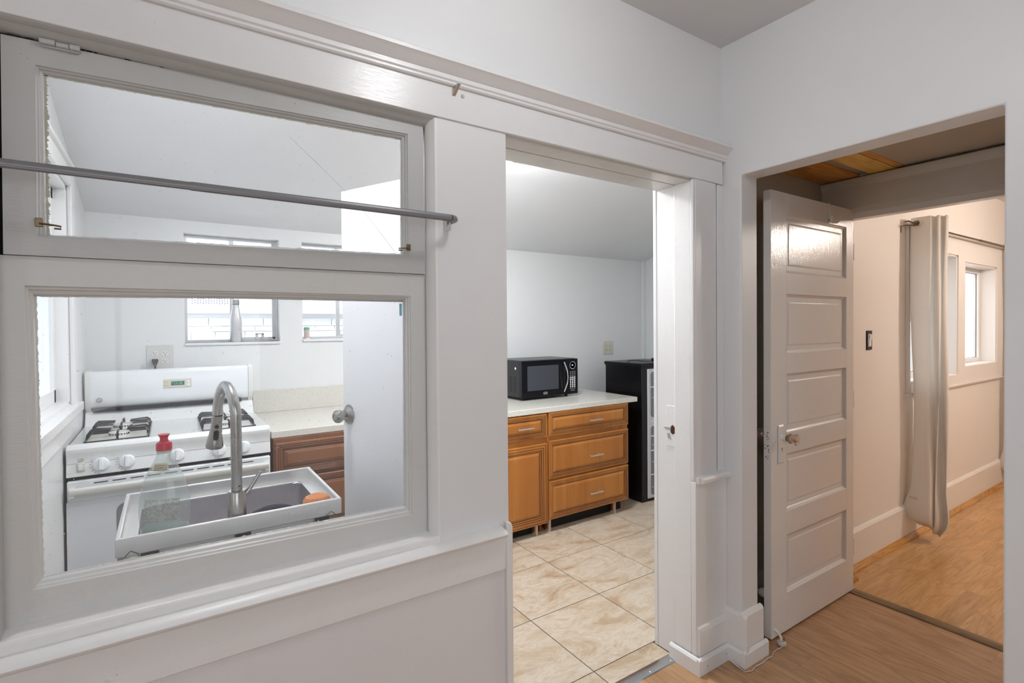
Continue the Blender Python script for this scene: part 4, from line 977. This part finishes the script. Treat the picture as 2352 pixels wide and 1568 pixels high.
obj('clock_ring', MB().lathe([(.031, -.0005), (.031, -.004), (.0285, -.005), (.026, -.004), (.026, -.0005)], 36, (.498, 0, mz+MH-.055), 'y'), m_chrome, cpn)
text('clock_digits', '00', .015, m_ledblue, cpn, (.498, -.0012, mz+MH-.055), depth=.0003)
for r_ in range(11):
    for c_ in range(3):
        zz = mz+MH-.108-r_*.0148; xx = .478+c_*.021
        if r_ == 10 and c_ == 2: continue
        if r_ == 10: xx += .011
        m_ = m_pewter if r_ in (0, 1, 2, 9, 10) else m_whitep
        if r_ in (5, 6, 7, 8) or (r_ == 9 and c_ == 1): q = MB().lathe([(.0062, -.0004), (.0062, -.0016), (.0045, -.0016), (.0045, -.0008)], 10, (xx, 0, zz), 'y')
        else: q = MB().box(xx-.0072, xx+.0072, -.0018, -.0002, zz-.0042, zz+.0042)
        obj('button', q, m_, cpn)
vs = MB()
for i in range(5):
    for j in range(10): vs.box(-.0012, .0006, .075+i*.055, .112+i*.055, mz+.04+j*.0125, mz+.045+j*.0125)
obj('vent_slots', vs, m_gap, t)
obj('sticker', MB().lathe([(.010, -.0012), (.010, .0)], 16, (0, .085, mz+MH-.062), 'x'), m_whitep, t)
for xx, yy in ((.06, .05), (.47, .05), (.06, .32), (.47, .32)): obj('foot', MB().lathe([(.012, 0), (.014, .019), (0, .019)], 14, (xx, yy, -.0005)), m_black, t)

# ================================================================ FRIDGE
t = thing('mini_fridge', (3.225, 2.93, 0), 'tall black refrigerator with its pale grey door interior facing the room, right of the counter', 'fridge')
m_fb = mat('black_pebbled_steel', (.006, .006, .007), .25, Specular_IOR_Level=.35); bump(m_fb, noise(m_fb, coords(m_fb, (1, 1, .3)), 120, 3, .7), .35, .002)
obj('body', MB().box(0, .50, .0, .42, .02, 1.125), m_fb, t, .004)
obj('top', MB().box(-.008, .51, -.012, .43, 1.118, 1.148), m_black, t, .006)
bx('base', (.01, .49, .01, .4, 0, .02), m_black, t)
di = obj('door_liner', MB().box(.062, .49, -.012, .001, .03, 1.10), m_fridge_w, t, .004)
def pane(z0, z1, nm):
    pts = rr_(.092, .46, z0, z1, .025, 0); p = [(a, b) for a, b, _ in pts]
    o = obj(nm, MB().prism(p, 'y', -.0145, -.0115), mat('smoky_liner', (.20, .21, .25), .2), di)
    return o
pn = pane(.70, 1.075, 'upper_compartment'); pn2 = pane(.055, .625, 'lower_compartment')
for zz, q in ((.945, pn), (.54, pn2), (.42, pn2), (.22, pn2)): bx('shelf', (.09, .462, -.022, -.013, zz, zz+.010), m_fridge_w, q, .002)
for zz, q in ((.86, pn), (.47, pn2), (.33, pn2), (.12, pn2)): obj('wire', MB().tube([(.10, -.018, zz), (.2, -.021, zz+.012), (.32, -.02, zz-.004), (.45, -.018, zz+.01)], .0022, 6), m_fridge_w, q)
for xx in (.098, .118): obj('rivet', MB().lathe([(.006, -.0145), (.006, -.0118)], 12, (xx, 0, .665), 'y'), m_whitep, di)
t = thing('fridge_cord', (3.37, 3.10, 1.149), 'black power cord with its plug lying on top of the refrigerator', 'cord')
obj('cord', MB().tube([(-.085, .05, .003), (-.06, .03, .012), (-.02, .0, .012), (.02, -.03, .006), (.045, -.06, .005), (.06, -.085, .006)], .0032, 8), m_black, t)
obj('plug', MB().lathe([(.006, -.014), (.011, -.008), (.013, .004), (.010, .014), (.004, .018)], 12, (.072, -.095, .016)), m_black, t)
# ================================================================ FIVE-PANEL DOOR
DX0, DX1, DY, DZ0, DZ1 = 2.292, 3.100, 1.308, .012, 2.075
t = thing('door_1', (0, 0, 0), kind='structure')
panels = [(1.703, 1.975), (1.324, 1.602), (.948, 1.226), (.578, .849), (.191, .464)]
px0, px1 = 2.425, 3.020
d = MB()
zs = [DZ0]+[z for p in panels[::-1] for z in p]+[DZ1]
for side, yy in ((0, DY), (1, DY+.036)):
    pass
d.box(DX0, px0, DY, DY+.036, DZ0, DZ1); d.box(px1, DX1, DY, DY+.036, DZ0, DZ1)
for a, b in zip(zs[::2], zs[1::2]): d.box(px0, px1, DY, DY+.036, a, b)
obj('frame', d, m_door5, t, .0012)
for z0, z1 in panels:
    f = MB(); raised(f, px0, px1, z0, z1, DY, [(0, 0, 0), (.003, .006, 0), (.008, .009, 0), (.012, .0135, 0), (.034, .0135, 0), (.037, .0115, 0), (.040, .0105, 0), (.045, .0105, 0)])
    f2 = f; raised(f2, px0, px1, z0, z1, DY+.036, [(0, 0, 0), (.004, -.008, 0), (.012, -.0135, 0)])
    obj('panel', f2, m_door5, t, ang=25)
kp = obj('knob_plate', MB().hexa([(-.022, 0, -.094), (.022, 0, -.094), (.022, -.001, .086), (-.022, -.001, .086), (-.022, 0, .086), (.022, 0, .086), (.022, -.001, .086), (-.022, -.001, .086)]) if False else MB(), m_door5, t) if False else None
f = MB(); f.prism([(-.023, -.093), (.023, -.093), (.023, .087), (-.023, .087)], 'y', -.001, 0)
raised(f, -.023, .023, -.093, .087, 0, [(0, 0, 0), (0, -.002, 0), (.007, -.007, 0)])
kp = obj('knob_plate', f, m_door5, t, loc=(2.369, DY, .906), ang=20)
obj('keyhole', MB().lathe([(.003, -.0078), (.003, -.0066)], 10, (.003, 0, -.022), 'y').box(.0015, .0045, -.0078, -.0066, -.036, -.022), m_gap, kp)
obj('shank', MB().lathe([(.014, -.007), (.012, -.016), (.011, -.018), (.0115, -.019), (.0115, -.034), (.008, -.036)], 18, (0, 0, .030), 'y'), m_whitep, kp)
def glass_knob(s, y, nm_parent, loc):
    k = obj('knob', MB().lathe([(.013, s*.0), (.020, s*.004), (.024, s*.012), (.020, s*.020), (.017, s*.024), (.024, s*.030), (.027, s*.036), (.0265, s*.042), (.018, s*.047), (.0, s*.048)], 12, (0, 0, 0), 'y'), m_crystal, nm_parent, loc=loc, smooth=False)
    obj('collar', MB().lathe([(.016, -s*.004), (.0165, s*.003), (.012, s*.004)], 18, (0, 0, 0), 'y'), m_brass, k)
    obj('foil_core', MB().lathe([(.009, s*.004), (.012, s*.012), (.010, s*.03), (.004, s*.034)], 10, (0, 0, 0), 'y'), mat('foil', (.75, .55, .42), .2, 1), k)
glass_knob(-1, 0, kp, (0, -.036, .030))
kb = obj('back_plate', MB().box(-.022, .022, 0, .006, -.09, .087), m_door5, t, .002, loc=(2.369, DY+.036, .906))
glass_knob(1, 0, kb, (0, .026, .030))
obj('back_shank', MB().tube([(0, .005, .030), (0, .03, .030)], .009, 12), m_brass, kb)
# mortise lock face with worn paint on the door edge
lk = obj('lock_face', MB().box(DX0-.001, DX0+.001, DY+.008, DY+.028, .83, .99), m_door5, t)
ch = MB(); rr = random.Random(5)
for (z0, z1) in ((.925, .945), (.898, .904), (.868, .889), (.84, .85), (.945, .965)):
    for _ in range(5):
        yy = rr.uniform(DY+.007, DY+.027); zz = rr.uniform(z0, z1); ch.prism([(yy, zz), (yy+rr.uniform(.002, .006), zz+rr.uniform(-.003, .002)), (yy+rr.uniform(0, .005), zz+rr.uniform(.003, .007))], 'x', DX0-.0018, DX0-.0008)
obj('paint_chips', ch, m_gap, lk)
for zz in (.25, 1.05, 1.85): obj('hinge', MB().tube([(DX1+.004, DY+.004, zz-.045), (DX1+.004, DY+.004, zz+.045)], .006, 8), m_bedtrim, t)
# over-door hook
t = thing('over_door_hook', (2.828, DY, DZ1), 'white double hook hung over the top of the panelled door', 'hook')
obj('strap', MB().box(-.009, .009, -.0028, -.0008, -.085, .0022).box(-.009, .009, -.0028, .039, .0005, .0024).box(-.009, .009, .037, .039, -.03, .0022), m_whitep, t)
for s in (-1, 1):
    obj('hook', MB().tube([(0, -.004, -.082), (s*.012, -.012, -.094), (s*.03, -.026, -.096), (s*.042, -.034, -.084), (s*.044, -.036, -.070)], [.005, .006, .006, .006, .005], 10), m_whitep, t)
# rubber stop at the door foot and bead chain
t = thing('door_stop', (2.312, 1.272, 0), 'round cream rubber door stop at the foot of the panelled door', 'door stop')
obj('foot', MB().lathe([(.017, 0), (.020, .004), (.019, .014), (.012, .019), (0, .02)], 22), mat('old_rubber', (.66, .60, .50), .6), t)
obj('stem', MB().tube([(0, 0, .018), (.0, .004, .036), (0, .018, .05), (0, .036, .055)], .006, 8), m_whitep, t)
obj('wire', MB().tube([(-.006, -.008, .02), (-.004, -.01, .032), (.004, -.01, .034), (.002, -.012, .02)], .0012, 5), m_gap, t)
def bead_path():
    key = [(2.022, 1.338), (2.012, 1.318), (2.004, 1.285), (2.000, 1.255), (2.03, 1.243), (2.07, 1.25), (2.12, 1.246), (2.155, 1.252), (2.19, 1.248), (2.225, 1.262), (2.26, 1.262), (2.295, 1.258)]
    out = []; 
    for a, b in zip(key, key[1:]):
        n = max(2, int(math.hypot(b[0]-a[0], b[1]-a[1])/.0052))
        for k in range(n): out.append((a[0]+(b[0]-a[0])*k/n, a[1]+(b[1]-a[1])*k/n))
    return out
cb = MB(); bp_ = bead_path(); ox, oy = bp_[0]
for x, y in bp_: cb.ball((x-ox, y-oy, .0029), .0028, 4)
cb.tube([(x-ox, y-oy, .0024) for x, y in bp_], .0006, 4)
tag(obj('bead_chain', cb, m_chrome, None, loc=(ox, oy, .0004)), 'steel bead chain lying on the floor along the pier baseboard', 'chain')
# round wall stop inside the vestibule
t = thing('wall_bumper', (2.40, 1.442, .155), 'white ball bumper on the vestibule baseboard behind the door', 'bumper')
obj('ball', MB().ball((0, -.03, 0), .022, 12), m_whitep, t, ang=80)
obj('stem', MB().tube([(0, 0, 0), (0, -.02, 0)], .01, 12), m_whitep, t)

# ================================================================ BEDROOM FITTINGS
t = thing('light_switch', (3.615, BY, 1.358), 'black-framed light switch with a white rocker on the bedroom wall', 'light switch')
obj('plate', MB().box(-.036, .036, -.006, 0, -.060, .060), m_blackg, t, .003)
obj('bezel', MB().box(-.020, .020, -.009, -.004, -.040, .040), m_chrome, t, .002)
obj('rocker', MB().prism([(-.008, -.034), (-.010, .034), (-.015, .032), (-.0105, 0), (-.009, -.034)], 'x', -.015, .015), m_whitep, t, .001)
# window casing: one flat board frame with the two openings
cs = thing('window_5', (0, 0, 0), kind='structure')
def niche(parent, a, b, c, d):
    f = MB(); f.box(a-.001, a+.012, BY-.01, BY+.13, c, d).box(b-.012, b+.001, BY-.01, BY+.13, c, d).box(a, b, BY-.01, BY+.13, d-.012, d).box(a, b, BY-.012, BY+.13, c-.014, c+.004)
    obj('jamb_lining', f, m_bedtrim, parent, .001)
    q = lambda e: [(a+.012+e, c+.004+e), (b-.012-e, c+.004+e), (b-.012-e, d-.012-e), (a+.012+e, d-.012-e)]
    obj('window_frame', MB().qframe(q(0), q(.035), BY+.095, BY+.135), m_whitep, parent, .002)
    obj('gasket', MB().qframe(q(.035), q(.0375), BY+.112, BY+.116), m_gap, parent)
    xm = (a+b)/2; obj('meeting_stile', MB().box(xm-.018, xm+.018, BY+.098, BY+.13, c+.03, d-.03), m_whitep, parent, .002)
    bx('pane', (a+.045, b-.045, BY+.112, BY+.115, c+.035, d-.035), m_pane_clean, parent)
cz0, cz1 = .985, 2.115
f = MB()
f.box(4.17, XW[0][0], BY-.02, BY, cz0, cz1); f.box(XW[0][1], XW[1][0], BY-.02, BY, cz0, cz1); f.box(XW[1][1], 6.27, BY-.02, BY, cz0, cz1)
for a, b, c, d in XW: f.box(a, b, BY-.02, BY, cz0, c); f.box(a, b, BY-.02, BY, d, cz1)
obj('casing', f, m_bedtrim, cs, .002)
obj('head_cap', MB().prism([(BY, cz1), (BY-.026, cz1), (BY-.036, cz1+.012), (BY-.036, cz1+.018), (BY, cz1+.02)], 'x', 4.15, 6.29), m_bedtrim, cs)
obj('bottom_cap', MB().prism([(BY, cz0-.02), (BY-.022, cz0-.02), (BY-.032, cz0-.008), (BY-.032, cz0), (BY, cz0)], 'x', 4.15, 6.29), m_bedtrim, cs)
niche(cs, *XW[0])
w6 = thing('window_6', (0, 0, 0), kind='structure'); niche(w6, *XW[1])
# rod with its twisted bracket
t = thing('bedroom_curtain_rod', (4.12, 1.372, 2.118), 'thin bronze curtain rod above the bedroom windows', 'curtain rod')
m_bronze = mat('bronze', (.16, .12, .08), .35, 1)
obj('rod', MB().tube([(-.02, 0, 0), (.8, 0, .0), (1.3, 0, .002)], .0065, 10), m_bronze, t)
obj('rod', MB().tube([(1.3, 0, .002), (2.3, 0, .004)], .0085, 10), m_bronze, t)
obj('bracket', MB().tube([(-.03, .066, -.05), (-.03, .066, -.008), (-.02, .04, -.004), (.0, .0, -.012), (.01, -.008, .0)], .0035, 8), m_bronze, t)
obj('twist', MB().tube([(-.03, .05, .018), (-.01, .03, .022), (.0, .012, .010), (.02, -.008, .012), (.05, -.02, -.004)], [.003, .006, .004, .006, .003], 8), m_brass, t)
obj('bracket', MB().tube([(2.14, .066, -.05), (2.14, .06, -.008), (2.14, .0, -.010)], .0035, 8), m_bronze, t)

def curtain(name, ox, oy, label, plan, zt, zb, seedv, bag=1.0, ring=True):
    """hanging gathered cloth: plan = zigzag polyline in (x,y), gathered again near the hem into a bag"""
    t = thing(name, (ox, oy, 0), label, 'curtain'); rnd = random.Random(seedv)
    P = [Vector((a, b*.80-.004)) for a, b in plan]; sm = []
    for i in range(len(P)-1):
        p0 = P[max(i-1, 0)]; p1 = P[i]; p2 = P[i+1]; p3 = P[min(i+2, len(P)-1)]
        for k in range(7):
            s = k/7; sm.append(.5*((2*p1)+(p2-p0)*s+(2*p0-5*p1+4*p2-p3)*s*s+(3*p1-p0-3*p2+p3)*s**3))
    sm.append(P[-1]); n = len(sm); cx = sum(p.x for p in sm)/n; cy = sum(p.y for p in sm)/n
    rows = []; H = zt-zb; M = 46
    for j in range(M+1):
        v = j/M; z = zt-H*v
        wob = .010*sin(v*9+seedv)
        if v < .05: sc = 1.0
        elif v < .88: sc = 1-.09*sin(pi*min(1, (v-.05)/.83))
        elif v < .955: sc = 1+(.26*bag)*sin(pi/2*(v-.88)/.075)
        else: sc = 1+.26*bag-.72*bag*((v-.955)/.045)**2
        row = []
        for i, p in enumerate(sm):
            u = i/(n-1); fold = .010*sin(u*17+v*6)*min(1, v*3)
            dx = (p.x-cx)*sc+wob; dy = (p.y-cy)*sc+fold
            zz = z + (.03*sin(u*5+1)*bag if v > .88 else 0)*(v-.88)/.12 if v > .88 else z
            row.append((cx+dx-0, cy+dy, zz))
        rows.append(row)
    o = obj('cloth', MB().sheet(rows), m_curtain, t, ang=70)
    s = o.modifiers.new('t', 'SOLIDIFY'); s.thickness = .0015
    if ring:
        gr = obj('grommet', MB().tube([(0, .021*cos(2*pi*k/24), .021*sin(2*pi*k/24)) for k in range(24)], .0045, 8, closed=True), m_nickel, t)
        gr.location = (-.012, 0, zt-.042)
    return t
curtain('window_curtain', 4.16, 1.372, 'long off-white curtain panel gathered at the left of the bedroom windows',
    [(.04, .062), (.0, .050), (-.006, .0), (-.004, -.05), (.0, -.085), (.05, -.088), (.055, -.10), (.025, -.118), (.03, -.13), (.085, -.135), (.09, -.148), (.06, -.158), (.075, -.168), (.13, -.15), (.15, -.06), (.17, .0)], 2.165, .085, 2)
curtain('window_curtain', 6.22, 1.372, 'second off-white curtain panel at the far right of the bedroom windows, mostly hidden',
    [(.02, .055), (-.01, .03), (-.008, -.06), (.0, -.14), (.03, -.17), (.06, -.10), (.09, .0), (.12, -.06), (.14, -.16)], 2.165, .07, 5)
# white clip on the curtain
tag(obj('curtain_clip', MB().tube([(0, -.03, 0), (-.002, .0, .002), (0, .012, 0), (0, .012, -.008), (0, -.03, -.008), (0, -.03, 0)], .0014, 5), m_pewter, None, loc=(4.13, 1.39, .30)), 'small wire clip pinned on the lower part of the left curtain', 'clip')
